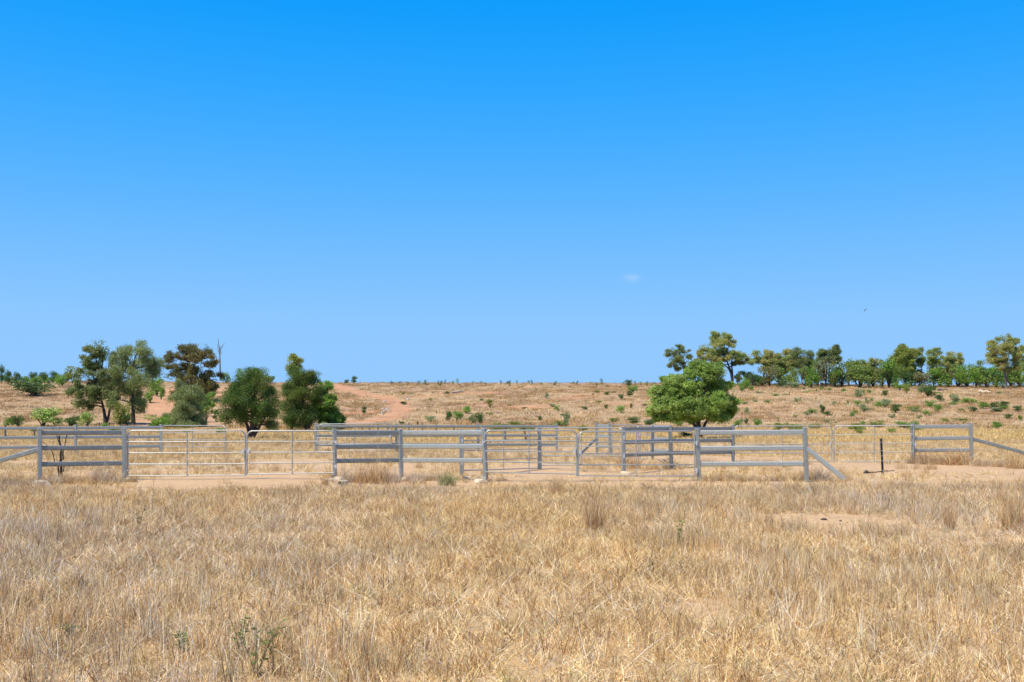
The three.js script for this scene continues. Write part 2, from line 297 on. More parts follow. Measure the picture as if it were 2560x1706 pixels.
// a pipe gate: frame with rounded top corners, rails, an upright, hinges, latch
function gate(label, [uL, dL, uR, dR], rows, uprights, o = {}) {
  const P = (f, k) => { const a = atD(uL, rows[k][0], dL), b = atD(uR, rows[k][1], dR); return a.lerp(b, f); };
  const n = rows.length, A = P(0, n - 1), w = A.distanceTo(P(1, n - 1)), h = P(0, 0).y - A.y, g = thing('pipe_gate', label, 'gate', ground(A.x, A.z));
  const rad = o.rad ?? 0.15, fr = o.r ?? 0.0185, pts = [], TL = P(0, 0), TR = P(1, 0), BR = P(1, n - 1), ex = TR.clone().sub(TL).normalize(), up = V(0, 1, 0);
  const dn = (p, q) => q.clone().sub(p).normalize();
  const arc = (corner, d0, d1, r) => { for (let i = 0; i <= 6; i++) { const t = ((i / 6) * Math.PI) / 2; pts.push(corner.clone().addScaledVector(d0, r * (1 - Math.sin(t))).addScaledVector(d1, r * (1 - Math.cos(t)))); } };
  const rL = o.squareL ? 0.03 : rad, rR = o.squareR ? 0.03 : rad;
  pts.push(A.clone().addScaledVector(dn(A, TL), -(o.foot ?? 0.02)), A.clone().lerp(TL, 0.5));
  arc(TL, dn(TL, A), dn(TL, TR), rL);
  arc(TR, dn(TR, TL), dn(TR, BR), rR);
  pts.push(BR.clone().lerp(TR, 0.5), BR.clone().addScaledVector(dn(BR, TR), -(o.foot ?? 0.02)));
  part('frame', tube(pts, fr, 8), M.pipe, g, true);
  for (let k = 1; k < n; k++) { const q = 0; part('rail', tube([P(0, k), P(0.5, k).add(V(0, -0.004, 0)), P(1, k)], fr * 0.76, 8), M.pipe, g, true); }
  for (const uu of uprights) { const f = (uu - uL) / (uR - uL); const z = P(f, 0).z; part('upright', tube([P(f, 0), P(f, n - 1)].map((p) => p.add(V(0, 0, fr * 0.9))), fr * 0.72, 8), M.pipe, g, true); }
  for (const [side, k, up2] of o.hinges ?? []) { const e = side < 0 ? P(0, k) : P(1, k); e.addScaledVector(ex, side * 0.045).add(V(0, up2, 0.03)); part('hinge', mergeGeometries([sweep(SQUARE(0.035, 0.006), e.clone().add(V(0, -0.06, 0)), e.clone().add(V(0, 0.05, 0)), V(0, 0, 1)), tube([e.clone(), e.clone().addScaledVector(ex, -side * 0.06)], 0.011, 7)]), M.bracket, g, true); }
  if (o.latch) { // slide bolt with a chain hanging from it
    const [side, k] = o.latch, e = (side < 0 ? P(0, k) : P(1, k)).addScaledVector(ex, -side * 0.05).add(V(0, 0.03, 0.03));
    const l = part('latch', sweep(SQUARE(0.055, 0.006), e.clone().add(V(0, -0.045, 0)), e.clone().add(V(0, 0.045, 0)), V(0, 0, 1)), M.bracket, g, true);
    part('chain', tube(Array.from({ length: 12 }, (_, i) => e.clone().addScaledVector(ex, side * (0.02 + i * 0.007)).add(V(0, -0.05 - 0.2 * Math.sin((i / 11) * Math.PI * 0.9), 0.02 + 0.004 * (i % 2))).sub(g.position)), 0.0075, 6), M.pipe, l);
  }
  return g;
}
gate('wide near pipe gate hung on the panel with the burnt sapling', [319, 25.72, 613, 25.85], [[1076.8, 1077], [1104.7, 1104.5], [1132.5, 1132], [1161, 1160.5], [1189.6, 1189]], [467.3], { hinges: [[-1, 1, 0.0], [-1, 3, -0.16]], latch: [1, 2], foot: 0.015 });
gate('narrower pipe gate meeting the two-bay fence, right leaf of the near left pair', [617, 25.8, 836, 25.83], [[1078, 1078], [1104.3, 1104], [1131.6, 1131], [1158.3, 1156.5], [1186, 1183]], [730.6], { hinges: [[1, 1, -0.02], [1, 3, -0.1]], foot: 0.02, latch: [-1, 2] });
gate('pipe gate hung beside the two-bay fence, left leaf of the near right pair', [1211.5, 25.05, 1442, 25.0], [[1076.7, 1076.8], [1102.7, 1103], [1128.2, 1130], [1154.5, 1157.7], [1180.3, 1185.6]], [1322.5], { hinges: [[-1, 1, -0.03], [-1, 4, -0.14]], foot: 0.06, latch: [1, 2] });
gate('near pipe gate hung on the panel with the steep brace', [1446, 25.0, 1737, 25.35], [[1080, 1078.5], [1106.7, 1105], [1134.2, 1132.8], [1162, 1162], [1189.8, 1190.5]], [1590], { hinges: [[1, 1, -0.03], [1, 3, -0.14]], foot: 0.01, latch: [-1, 2] });
gate('inner pipe gate seen through the two-bay fence and the near gate beside it', [1158, D.P4b - 0.05, 1345, D.P8 - 0.06], [[1077, 1076], [1102.3, 1099.6], [1126.3, 1122.8], [1151, 1146.5], [1176.7, 1170.8]], [1254.3], { hinges: [[-1, 1, 0], [-1, 3, -0.05]], rad: 0.12 });
gate('inner pipe gate seen through the near right pair of gates', [1350.5, D.P8, 1557, D.P9], [[1069.6, 1070.6], [1092.3, 1093.8], [1116, 1116.6], [1139.6, 1140.3], [1164, 1162.5]], [1457.5], { hinges: [[1, 1, 0], [1, 3, 0]] });
gate('pipe gate in the back left corner, hung on the fence at the left edge', [404.5, D.L2 - 0.5, 563.5, 41], [[1064, 1065.2], [1082, 1082.5], [1099.6, 1100.5], [1117, 1117.6], [1134, 1135.6]], [482], { hinges: [[-1, 4, 0.02]] });
gate('pipe gate standing half open against the back fence, left end', [796, D.C1 - 0.3, 978.5, D.C1 - 0.25], [[1061, 1058.8], [1078.2, 1075.8], [1095.5, 1092.4], [1113, 1109], [1130, 1125.3]], [886], { hinges: [[-1, 2, 0], [-1, 4, 0.02]], latch: [1, 2] });
gate('wide pipe gate behind the panel with the steep brace, left of the picket', [1835.5, D.P11, 2080, 34.6], [[1065.6, 1065.6], [1088, 1088], [1110.6, 1110.6], [1132.8, 1133], [1154.2, 1154.5]], [1957], { latch: [1, 2], hinges: [[-1, 3, -0.1]] });
gate('pipe gate behind the black steel picket, right leaf of the far right pair', [2085.5, 34.6, 2285, 33.8], [[1065.3, 1064.2], [1087.2, 1086], [1109.2, 1108], [1131.7, 1130.2], [1154, 1152.3]], [2186.7], { squareR: true, hinges: [[1, 2, -0.05], [1, 4, 0.05]] });
gate('short pipe gate hung on the narrow two-post section, angled towards the camera', [1530.5, 39, 1596.5, 36.6], [[1061.8, 1064.5], [1081, 1084], [1100.6, 1105], [1119.8, 1127], [1141, 1147]], [], { rad: 0.14 });
gate('narrow pipe gate partly hidden behind the short angled fence panel', [1601, 36.6, 1628, 36.2], [[1065, 1065.6], [1085.2, 1087.6], [1106, 1108.5], [1127, 1131], [1147, 1151]], [1617.5], { rad: 0.1, squareR: true });

{ // black steel picket
  const base = gp(2207.5, 1190), d = -base.z, g = thing('star_picket', 'black steel picket standing alone on bare dirt in front of the far right gates', 'post', base);
  const top = atD(2203, 1097, d), bot = base.clone().add(V(0, -0.2, 0));
  const star = []; for (let i = 0; i < 3; i++) { const a = (i * 2 * Math.PI) / 3 + Math.PI / 2 + 0.12, b = a + Math.PI / 3; star.push([0.034 * Math.cos(a - 0.12), 0.034 * Math.sin(a - 0.12)], [0.034 * Math.cos(a + 0.12), 0.034 * Math.sin(a + 0.12)], [0.006 * Math.cos(b), 0.006 * Math.sin(b)]); }
  part('shaft', sweep(star, bot, top, V(1, 0, 0)), M.dark, g, true);
  for (const f of [0.1, 0.33, 0.47, 0.6, 0.86]) { const p = top.clone().lerp(base, f); const t = new THREE.TorusGeometry(0.02, 0.005, 6, 10); t.rotateX(1.45); t.translate(p.x - base.x, p.y - base.y, p.z - base.z + 0.012); part('wire_clip', t, M.bracket, g); }
}

// ------------------------------------------------------------------ foliage
const leafMat = (name, t = 0.3) => new THREE.MeshPhysicalMaterial({ name, vertexColors: true, roughness: 0.85, specularIntensity: 0.5, transmission: t, thickness: 0, side: THREE.DoubleSide });
const FOL = leafMat('leaves', 0.5), BARK = new THREE.MeshStandardMaterial({ name: 'dark bark', color: new THREE.Color(0.055, 0.045, 0.038), roughness: 0.95 }), PALEBARK = new THREE.MeshStandardMaterial({ name: 'grey bark', color: new THREE.Color(0.17, 0.145, 0.12), roughness: 0.95 });
const CHAR = new THREE.MeshStandardMaterial({ name: 'charred bark', color: new THREE.Color(0.025, 0.022, 0.02), roughness: 0.95 });
class Leaves { // flat-coloured leaf and blade geometry
  constructor() { this.p = []; this.c = []; this.n = []; this.i = []; }
  quad(base, dir, len, wid, side, col) { // a folded lozenge leaf
    const m = base.clone().addScaledVector(dir, len * 0.45), t = base.clone().addScaledVector(dir, len), nrm = new THREE.Vector3().crossVectors(side, dir).normalize(), o = this.p.length / 3;
    for (const q of [base, m.clone().addScaledVector(side, wid / 2), t, m.clone().addScaledVector(side, -wid / 2)]) { this.p.push(q.x, q.y, q.z); this.n.push(nrm.x, nrm.y, nrm.z); this.c.push(...col); }
    this.i.push(o, o + 1, o + 2, o, o + 2, o + 3);
  }
  blade(base, dir, len, wid, bend, col, segs = 2) { // a tapering grass blade that bends over
    const side = new THREE.Vector3().crossVectors(dir, V(rr(-1, 1), rr(-0.3, 0.3), rr(-1, 1))).normalize(), o = this.p.length / 3, q = base.clone(), w = dir.clone();
    for (let k = 0; k <= segs; k++) {
      const f = k / segs, ww = (wid / 2) * (1 - f * 0.85), nrm = new THREE.Vector3().crossVectors(w, side).normalize();
      for (const s of [1, -1]) { this.p.push(q.x + side.x * ww * s, q.y + side.y * ww * s, q.z + side.z * ww * s); this.n.push(nrm.x, nrm.y, nrm.z); this.c.push(...col); }
      q.addScaledVector(w, len / segs); w.add(V(bend[0] / segs, bend[1] / segs, bend[2] / segs)).normalize();
    }
    for (let k = 0; k < segs; k++) { const a = o + k * 2; this.i.push(a, a + 1, a + 2, a + 1, a + 3, a + 2); }
  }
  geometry() { const g = new THREE.BufferGeometry(); g.setAttribute('position', new THREE.Float32BufferAttribute(this.p, 3)); g.setAttribute('normal', new THREE.Float32BufferAttribute(this.n, 3)); g.setAttribute('color', new THREE.Float32BufferAttribute(this.c, 3)); g.setIndex(this.i); return g; }
}
const onSphere = () => { const z = rr(-1, 1), a = rr(0, 2 * Math.PI), r = Math.sqrt(1 - z * z); return V(r * Math.cos(a), z, r * Math.sin(a)); };
function sprig(kind) {
  const L = new Leaves(), spec = { broad: [16, 0.2, 0.15, 0.085], gum: [18, 0.27, 0.2, 0.075], fine: [30, 0.26, 0.12, 0.038], wispy: [22, 0.34, 0.26, 0.042] }[kind];
  for (let k = 0; k < spec[0]; k++) {
    const at = onSphere().multiplyScalar(spec[1] * Math.cbrt(rnd())), dir = onSphere();
    if (kind === 'gum') dir.y -= 0.6; if (kind === 'wispy') dir.y -= 1.1; if (kind === 'fine') dir.addScaledVector(at, 4); if (kind === 'broad') dir.y += 0.1;
    dir.normalize(); const side = new THREE.Vector3().crossVectors(dir, onSphere()).normalize(), b = rr(0.72, 1.25), y = rr(0.9, 1.12);
    L.quad(at, dir, spec[2] * rr(0.7, 1.25), spec[3] * rr(0.75, 1.2), side, [b * y, b, b * 0.95]);
  }
  return L.geometry();
}
reseed(1234);
const SPRIG = {}; for (const k of ['broad', 'gum', 'fine', 'wispy']) SPRIG[k] = [sprig(k), sprig(k)];
const Q = new THREE.Quaternion(), MT = new THREE.Matrix4(), COL = new THREE.Color();
const spin = () => Q.setFromEuler(new THREE.Euler(rr(-0.5, 0.5), rr(0, 6.283), rr(-0.5, 0.5)));
const PAL = {
  oliveDark: [[0.21, 0.215, 0.07], [0.26, 0.22, 0.065], [0.16, 0.19, 0.06], [0.27, 0.2, 0.065]],
  bright: [[0.38, 0.54, 0.095], [0.32, 0.48, 0.08], [0.54, 0.66, 0.2], [0.2, 0.31, 0.055]], grey: [[0.243, 0.308, 0.094], [0.304, 0.358, 0.128], [0.193, 0.245, 0.070]], silver: [[0.302, 0.367, 0.128], [0.246, 0.310, 0.086], [0.350, 0.401, 0.169]],
  olive: [[0.406, 0.470, 0.142], [0.508, 0.501, 0.153], [0.324, 0.427, 0.130], [0.547, 0.470, 0.165]], deep: [[0.094, 0.188, 0.024], [0.125, 0.219, 0.029], [0.200, 0.250, 0.033], [0.106, 0.188, 0.031]],
  green: [[0.205, 0.370, 0.044], [0.261, 0.434, 0.056], [0.175, 0.306, 0.039]], yellow: [[0.404, 0.450, 0.073], [0.328, 0.399, 0.068], [0.304, 0.348, 0.085]], mid: [[0.242, 0.346, 0.070], [0.293, 0.359, 0.091], [0.208, 0.297, 0.061]],
};
// spec: at = base point, d = depth, lobes [u, v, half width, half height] in photograph pixels at that depth, stem = trunk pixels
function tree(name, label, o) {
  const g = thing(name, label, o.category ?? 'tree', o.at, o.group), d = o.d ?? -o.at.z, s = d / F, size = o.size ?? 1, kind = o.leaf ?? 'gum', pal = PAL[o.pal ?? 'mid'];
  reseed(o.seed ?? Math.round(o.at.x * 31 + d * 7));
  const stemPts = o.stem.map(([u, v], i) => (i ? atD(u, v, d + (o.lean ?? 0) * i) : o.at.clone().add(V(0, -0.2, 0))));
  const loc = (p) => p.clone().sub(o.at);
  const nS = stemPts.length, r0 = o.r ?? 0.16, smoothStem = new THREE.CatmullRomCurve3(stemPts.map(loc)).getPoints(10), rs = smoothStem.map((_, i) => r0 * mix(1.15, 0.45, Math.pow(i / (smoothStem.length - 1), 0.8)));
  part('trunk', tube(smoothStem, rs, 9), o.bark ?? BARK, g);
  for (const st of o.extra ?? []) { const pts = [g.position.clone().add(V(rr(-0.1, 0.1), -0.2, rr(-0.1, 0.1))), ...st.map(([u, v]) => atD(u, v, d + rr(-0.3, 0.3)))].map(loc), c = new THREE.CatmullRomCurve3(pts).getPoints(8); part('stem', tube(c, c.map((_, i) => r0 * mix(0.85, 0.3, i / 8)), 8), o.bark ?? BARK, g); }
  const half = Math.max(...o.lobes.map((l) => l[2])) * s, lobes = o.lobes.map(([u, v, ru, rv, dz]) => ({ c: loc(atD(u, v, d)).add(V(0, 0, dz ?? rr(-0.45, 0.45) * half)), rx: ru * s, ry: rv * s, rz: (0.75 * ru + 0.25 * rv) * s }));
  const limbs = [];
  for (const l of lobes) {
    let from = smoothStem[smoothStem.length - 1], best = 1e9;
    for (let i = Math.floor(smoothStem.length * 0.45); i < smoothStem.length; i++) { const q = smoothStem[i], cost = q.distanceTo(l.c) + Math.max(0, q.y - l.c.y) * 1.5; if (cost < best) { best = cost; from = q; } }
    const to = l.c.clone(), midp = from.clone().lerp(to, 0.5).add(V(rr(-0.1, 0.1) * l.rx, 0.12 * best, rr(-0.1, 0.1) * l.rx)), c = new THREE.QuadraticBezierCurve3(from.clone(), midp, to).getPoints(7);
    limbs.push(tube(c, c.map((_, i) => r0 * mix(0.42, 0.13, i / 7)), 6));
    for (let k = 0; k < 4; k++) { const e = onSphere(); e.y = e.y * 0.7 + 0.25; const end = to.clone().add(V(e.x * l.rx, e.y * l.ry, e.z * l.rz).multiplyScalar(0.85)), st = c[3 + (k % 4)], cc = new THREE.QuadraticBezierCurve3(st.clone(), st.clone().lerp(end, 0.5).add(V(0, 0.1 * l.ry, 0)), end).getPoints(4); limbs.push(tube(cc, cc.map((_, i) => r0 * mix(0.16, 0.04, i / 4)), 5, false)); }
  }
  part('limb', mergeGeometries(limbs), o.bark ?? BARK, g);
  const mats = [[], []], cols = [[], []], dens = o.dens ?? 1, fr = o.gap ?? 0.42, gs = 1 / (o.clump ?? 0.9);
  for (const l of lobes) {
    const area = 4 * Math.PI * Math.pow((Math.pow(l.rx * l.ry, 1.6) + Math.pow(l.rx * l.rz, 1.6) + Math.pow(l.ry * l.rz, 1.6)) / 3, 1 / 1.6), N = Math.round((dens * 5.2 * area) / (size * size * 0.3));
    const tint = pal[Math.floor(rnd() * pal.length)], kids = [], mr = (l.rx + l.ry + l.rz) / 3; // leafy clumps on the limbs' ends, with gaps between them
    for (let k = 0, n = 6 + Math.round(rnd() * 3); k < n; k++) { const e = onSphere(), q = rr(0.55, 1.02); kids.push([V(e.x * l.rx * q, e.y * l.ry * q, e.z * l.rz * q), mr * rr(0.26, 0.5), e]); }
    for (let k = 0; k < N; k++) {
      if (rnd() < 0.82) {
        const [kc, kr, ke] = kids[Math.floor(rnd() * kids.length)], e = onSphere(), p = l.c.clone().add(kc).add(V(e.x, e.y * 0.72, e.z).multiplyScalar(kr * Math.pow(rnd(), 0.42) * (1 + 0.2 * gauss())));
        if (vn3(p.x * gs + 31, p.y * gs * 1.2 + 7, p.z * gs + 50) < fr * 0.72 && rnd() < 0.9) continue;
        const sc = size * rr(0.7, 1.2), w = rnd() < 0.5 ? 0 : 1; spin(); if (kind === 'fine') Q.setFromUnitVectors(V(0, 1, 0), e.clone().add(ke).add(V(0, 0.3, 0)).normalize());
        mats[w].push(MT.compose(p, Q, V(sc, sc, sc)).toArray()); const t2 = pal[Math.floor(rnd() * pal.length)], f = rr(0.8, 1.2); cols[w].push([0, 1, 2].map((i) => mix(tint[i], t2[i], 0.55) * f));
        continue;
      }
      const e = onSphere(), r = Math.pow(rr(0.12, 1), 0.55) * (1 + 0.22 * gauss()), p = l.c.clone().add(V(e.x * l.rx * r, e.y * l.ry * r, e.z * l.rz * r));
      if (vn3(p.x * gs + 31, p.y * gs * 1.2 + 7, p.z * gs + 50) < fr && rnd() < 0.93) continue;
      const sc = size * rr(0.75, 1.25), w = rnd() < 0.5 ? 0 : 1; spin();
      if (kind === 'fine') Q.setFromUnitVectors(V(0, 1, 0), e.clone().add(V(0, 0.4, 0)).normalize());
      mats[w].push(MT.compose(p, Q, V(sc, sc, sc)).toArray()); const t2 = pal[Math.floor(rnd() * pal.length)], f = rr(0.8, 1.2); cols[w].push([0, 1, 2].map((i) => mix(tint[i], t2[i], 0.55) * f));
    }
  }
  for (const w of [0, 1]) { const im = shadows(new THREE.InstancedMesh(SPRIG[kind][w], FOL, mats[w].length)); mats[w].forEach((m, i) => { im.setMatrixAt(i, MT.fromArray(m)); im.setColorAt(i, COL.setRGB(...cols[w][i])); }); im.name = 'crown'; im.userData.kind = 'stuff'; g.add(im); }
  return g;
}
const px = (u, v) => gp(u, v);
// the two loose grey-green trees on the left
tree('eucalypt_tree', 'grey-green spreading tree with a forked trunk, left of the pale drooping tree', { at: px(263, 1063), seed: 11, leaf: 'gum', pal: 'grey', size: 1.0, dens: 0.85, gap: 0.44, clump: 0.8, r: 0.2, stem: [[263, 1063], [262, 1045], [258, 1022], [250, 990]], extra: [[[272, 1035], [277, 1000]]],
  lobes: [[240, 867, 25, 17], [258, 885, 16, 22], [208, 902, 18, 14], [232, 905, 22, 18], [205, 925, 15, 12], [250, 930, 34, 24], [215, 955, 32, 22], [192, 985, 24, 18], [225, 995, 28, 20], [262, 965, 34, 24], [275, 995, 22, 16], [188, 1010, 14, 10], [214, 1014, 20, 9]] });
tree('eucalypt_tree', 'pale drooping tree with a dark straight trunk, right of the spreading grey-green one', { at: px(333, 1063), seed: 12, leaf: 'wispy', pal: 'silver', size: 1.05, dens: 0.8, gap: 0.42, clump: 0.9, r: 0.2, stem: [[333, 1063], [332, 1020], [331, 970], [330, 925]],
  lobes: [[288, 895, 22, 24], [310, 885, 22, 22], [345, 876, 26, 20], [372, 888, 24, 26], [385, 915, 18, 24], [350, 915, 34, 26], [308, 930, 34, 28], [330, 960, 36, 24], [300, 968, 28, 24], [362, 950, 28, 20], [335, 995, 24, 18], [292, 1000, 18, 20], [350, 1015, 16, 16], [280, 940, 14, 18]] });
tree('eucalypt_tree', 'tall brown-olive gum with a dense rounded crown, beside the bare dead trunk', { at: px(492, 1004), seed: 13, leaf: 'gum', pal: 'oliveDark', size: 1.35, dens: 0.95, gap: 0.4, clump: 1.1, r: 0.3, stem: [[492, 1004], [490, 975], [478, 940], [472, 905]], extra: [[[500, 960], [515, 925]]],
  lobes: [[462, 872, 22, 15], [500, 875, 22, 17], [482, 882, 22, 16], [425, 893, 16, 13], [445, 900, 24, 20], [520, 898, 25, 22], [485, 912, 30, 22], [440, 930, 22, 20], [475, 945, 32, 24], [520, 940, 28, 22], [500, 962, 34, 20], [452, 962, 20, 18], [528, 968, 18, 16], [520, 985, 12, 8], [432, 975, 10, 18]] });
tree('bushy_tree', 'soft grey-green bushy tree at the foot of the brown-olive gum', { at: px(468, 1068), seed: 14, leaf: 'wispy', pal: 'silver', size: 0.85, dens: 1, gap: 0.38, clump: 0.8, r: 0.13, stem: [[468, 1068], [468, 1040], [466, 1010]],
  lobes: [[458, 965, 20, 16], [490, 975, 16, 18], [470, 988, 34, 22], [445, 1000, 22, 24], [495, 1005, 24, 20], [465, 1022, 38, 22], [450, 1045, 34, 18], [485, 1045, 28, 20], [428, 1055, 22, 14], [470, 1066, 40, 12]] });
tree('bushy_tree', 'small bright green tree on a thin trunk, left of the big dark round tree', { at: px(515, 1056), seed: 15, leaf: 'broad', pal: 'green', size: 0.8, dens: 0.8, gap: 0.42, clump: 0.7, r: 0.07, stem: [[515, 1056], [515, 1035], [516, 1010]], extra: [[[524, 1020]]], lobes: [[520, 990, 18, 14], [508, 1003, 20, 14], [528, 1012, 14, 16], [515, 1022, 16, 12], [535, 1035, 12, 12], [545, 1050, 10, 10]] });
tree('round_tree', 'big dark green round tree with a thick black trunk behind the near left gates', { at: px(629, 1097), seed: 16, leaf: 'fine', pal: 'deep', size: 0.95, dens: 1.5, gap: 0.42, clump: 0.7, r: 0.17, stem: [[629, 1097], [629, 1072], [630, 1045], [628, 1010]], extra: [[[640, 1060], [650, 1030]], [[617, 1062], [606, 1035]], [[645, 1072], [662, 1045]]],
  lobes: [[628, 937, 34, 12], [650, 940, 24, 12], [600, 955, 28, 18], [660, 958, 26, 18], [630, 962, 40, 22], [590, 985, 30, 22], [635, 992, 50, 24], [672, 988, 22, 24], [575, 1005, 26, 18], [615, 1015, 40, 22], [665, 1015, 32, 22], [560, 1030, 16, 12], [595, 1035, 32, 18], [650, 1038, 36, 18], [685, 1042, 14, 20], [568, 1048, 14, 12], [600, 1052, 14, 12], [674, 1058, 16, 14], [695, 1066, 7, 8]] });
tree('tall_tree', 'dark green tree with a leaning spiky top, right of the big round tree', { at: px(770, 1077), seed: 17, leaf: 'fine', pal: 'deep', size: 1.05, dens: 1.4, gap: 0.42, clump: 0.8, r: 0.17, stem: [[770, 1077], [768, 1045], [755, 1000], [750, 960]], extra: [[[745, 1030], [735, 990]]],
  lobes: [[733, 930, 16, 14], [762, 942, 22, 14], [778, 952, 20, 14], [716, 985, 16, 20], [705, 1015, 12, 18], [740, 938, 18, 10], [752, 950, 22, 14], [785, 938, 14, 8], [738, 962, 24, 18], [772, 962, 18, 18], [745, 985, 30, 20], [790, 975, 18, 18], [765, 1000, 34, 24], [735, 1012, 24, 22], [720, 1040, 16, 18], [752, 1035, 32, 22], [780, 1040, 18, 20], [728, 1060, 14, 12], [762, 1058, 22, 12]] });
tree('eucalypt_tree', 'yellow-green tuft of a gum showing above the dark spiky-topped tree', { at: px(733, 1000), d: 135, seed: 18, leaf: 'gum', pal: 'yellow', size: 1.1, dens: 1, gap: 0.4, r: 0.2, stem: [[733, 1000], [733, 960], [734, 920]], lobes: [[735, 897, 18, 9], [727, 910, 15, 10], [746, 909, 13, 12], [735, 920, 18, 9], [740, 932, 16, 10]] });
tree('round_tree', 'glossy mid-green rounded tree, the last of the left trees before the bare dirt track', { at: px(822, 1073), seed: 19, leaf: 'broad', pal: 'green', size: 0.9, dens: 1.7, gap: 0.4, clump: 0.7, r: 0.14, stem: [[822, 1073], [820, 1045], [815, 1005]],
  lobes: [[812, 965, 20, 12], [800, 985, 24, 20], [825, 985, 20, 20], [815, 1008, 32, 18], [790, 1020, 20, 20], [835, 1028, 24, 14], [815, 1040, 34, 14], [848, 1042, 22, 12], [828, 1056, 36, 10]] });
{ // dead trunk on the left
  const at = px(549, 945), d = -at.z, g = thing('dead_tree', 'bare dead trunk with short forked branches against the sky, beside the brown-olive gum', 'dead tree', at), L = (pts, r0, r1, n) => { const c = new THREE.CatmullRomCurve3(pts.map(([u, v, dz]) => atD(u, v, d + (dz ?? 0)).sub(at))).getPoints(12); part(n, tube(c, c.map((_, i) => mix(r0, r1, i / 12)), 7), PALEBARK, g); };
  L([[550, 952], [549.5, 915], [549, 890], [547, 866], [545, 848]], 0.2, 0.05, 'trunk'); L([[549, 890], [551, 876], [556, 865], [561, 858]], 0.1, 0.04, 'branch'); L([[551, 876, 0.3], [550, 868], [552, 866], [555, 866, -0.3]], 0.06, 0.03, 'branch'); L([[548, 885], [546, 880], [544, 872], [543, 861]], 0.07, 0.03, 'branch'); L([[549, 888], [553, 884], [554, 880]], 0.05, 0.02, 'branch');
}
// the bright tree on the right
tree('round_tree', 'bright green spreading tree behind the near right gates, the nearest tree to the yard', { at: px(1750, 1097), seed: 20, leaf: 'broad', pal: 'bright', size: 0.7, dens: 2.6, gap: 0.41, clump: 0.5, r: 0.15, stem: [[1750, 1097], [1749, 1075], [1748, 1055], [1750, 1010]], extra: [[[1735, 1060], [1718, 1040], [1700, 1015]], [[1762, 1062], [1776, 1040], [1795, 1010]], [[1744, 1062], [1730, 1030]]],
  lobes: [[1768, 915, 37, 14], [1750, 930, 39, 18], [1785, 935, 28, 21], [1765, 950, 50, 21], [1700, 955, 37, 21], [1745, 972, 43, 25], [1800, 975, 39, 25], [1665, 985, 30, 21], [1705, 985, 39, 25], [1640, 1012, 26, 23], [1680, 1015, 39, 25], [1735, 1008, 45, 28], [1785, 1005, 39, 25], [1825, 1005, 24, 25], [1655, 1035, 32, 12], [1690, 1038, 30, 12], [1770, 1032, 43, 16], [1815, 1035, 28, 14], [1735, 1035, 32, 12], [1835, 1022, 13, 16], [1680, 950, 24, 16], [1820, 962, 22, 16], [1640, 985, 22, 18], [1720, 1045, 30, 9], [1795, 1045, 28, 9], [1660, 1044, 24, 8]] });
tree('eucalypt_tree', 'slim gum on the skyline, half hidden behind the top of the bright green tree', { at: ground((1712 - 1280) / F * 216, -216), seed: 21, leaf: 'gum', pal: 'grey', size: 1.3, dens: 1.35, gap: 0.47, clump: 1.4, r: 0.16, stem: [[1710, 960], [1710, 935], [1708, 905]], lobes: [[1694, 872, 15, 10], [1713, 878, 13, 8], [1704, 885, 18, 11], [1672, 882, 12, 8], [1720, 893, 9, 12], [1690, 898, 20, 9], [1682, 912, 14, 7], [1708, 908, 12, 10], [1715, 920, 8, 6], [1695, 922, 8, 5]] });
tree('eucalypt_tree', 'tallest gum on the skyline, wide open crown on a leaning black trunk', { at: ground((1832 - 1280) / F * 214, -214), seed: 22, leaf: 'gum', pal: 'olive', size: 1.4, dens: 1.3, gap: 0.47, clump: 1.5, r: 0.27, stem: [[1832, 958], [1829, 935], [1822, 915], [1812, 890]], extra: [[[1824, 925], [1808, 910], [1795, 895]], [[1831, 930], [1830, 900], [1838, 885]]],
  lobes: [[1788, 840, 16, 12], [1812, 842, 18, 13], [1832, 856, 12, 12], [1798, 856, 26, 12], [1768, 869, 16, 12], [1792, 876, 26, 12], [1824, 875, 22, 12], [1754, 885, 12, 12], [1775, 895, 20, 10], [1806, 897, 24, 10], [1842, 888, 20, 12], [1858, 898, 20, 12], [1876, 902, 9, 9], [1750, 902, 14, 9], [1790, 910, 14, 8], [1848, 907, 18, 5]] });

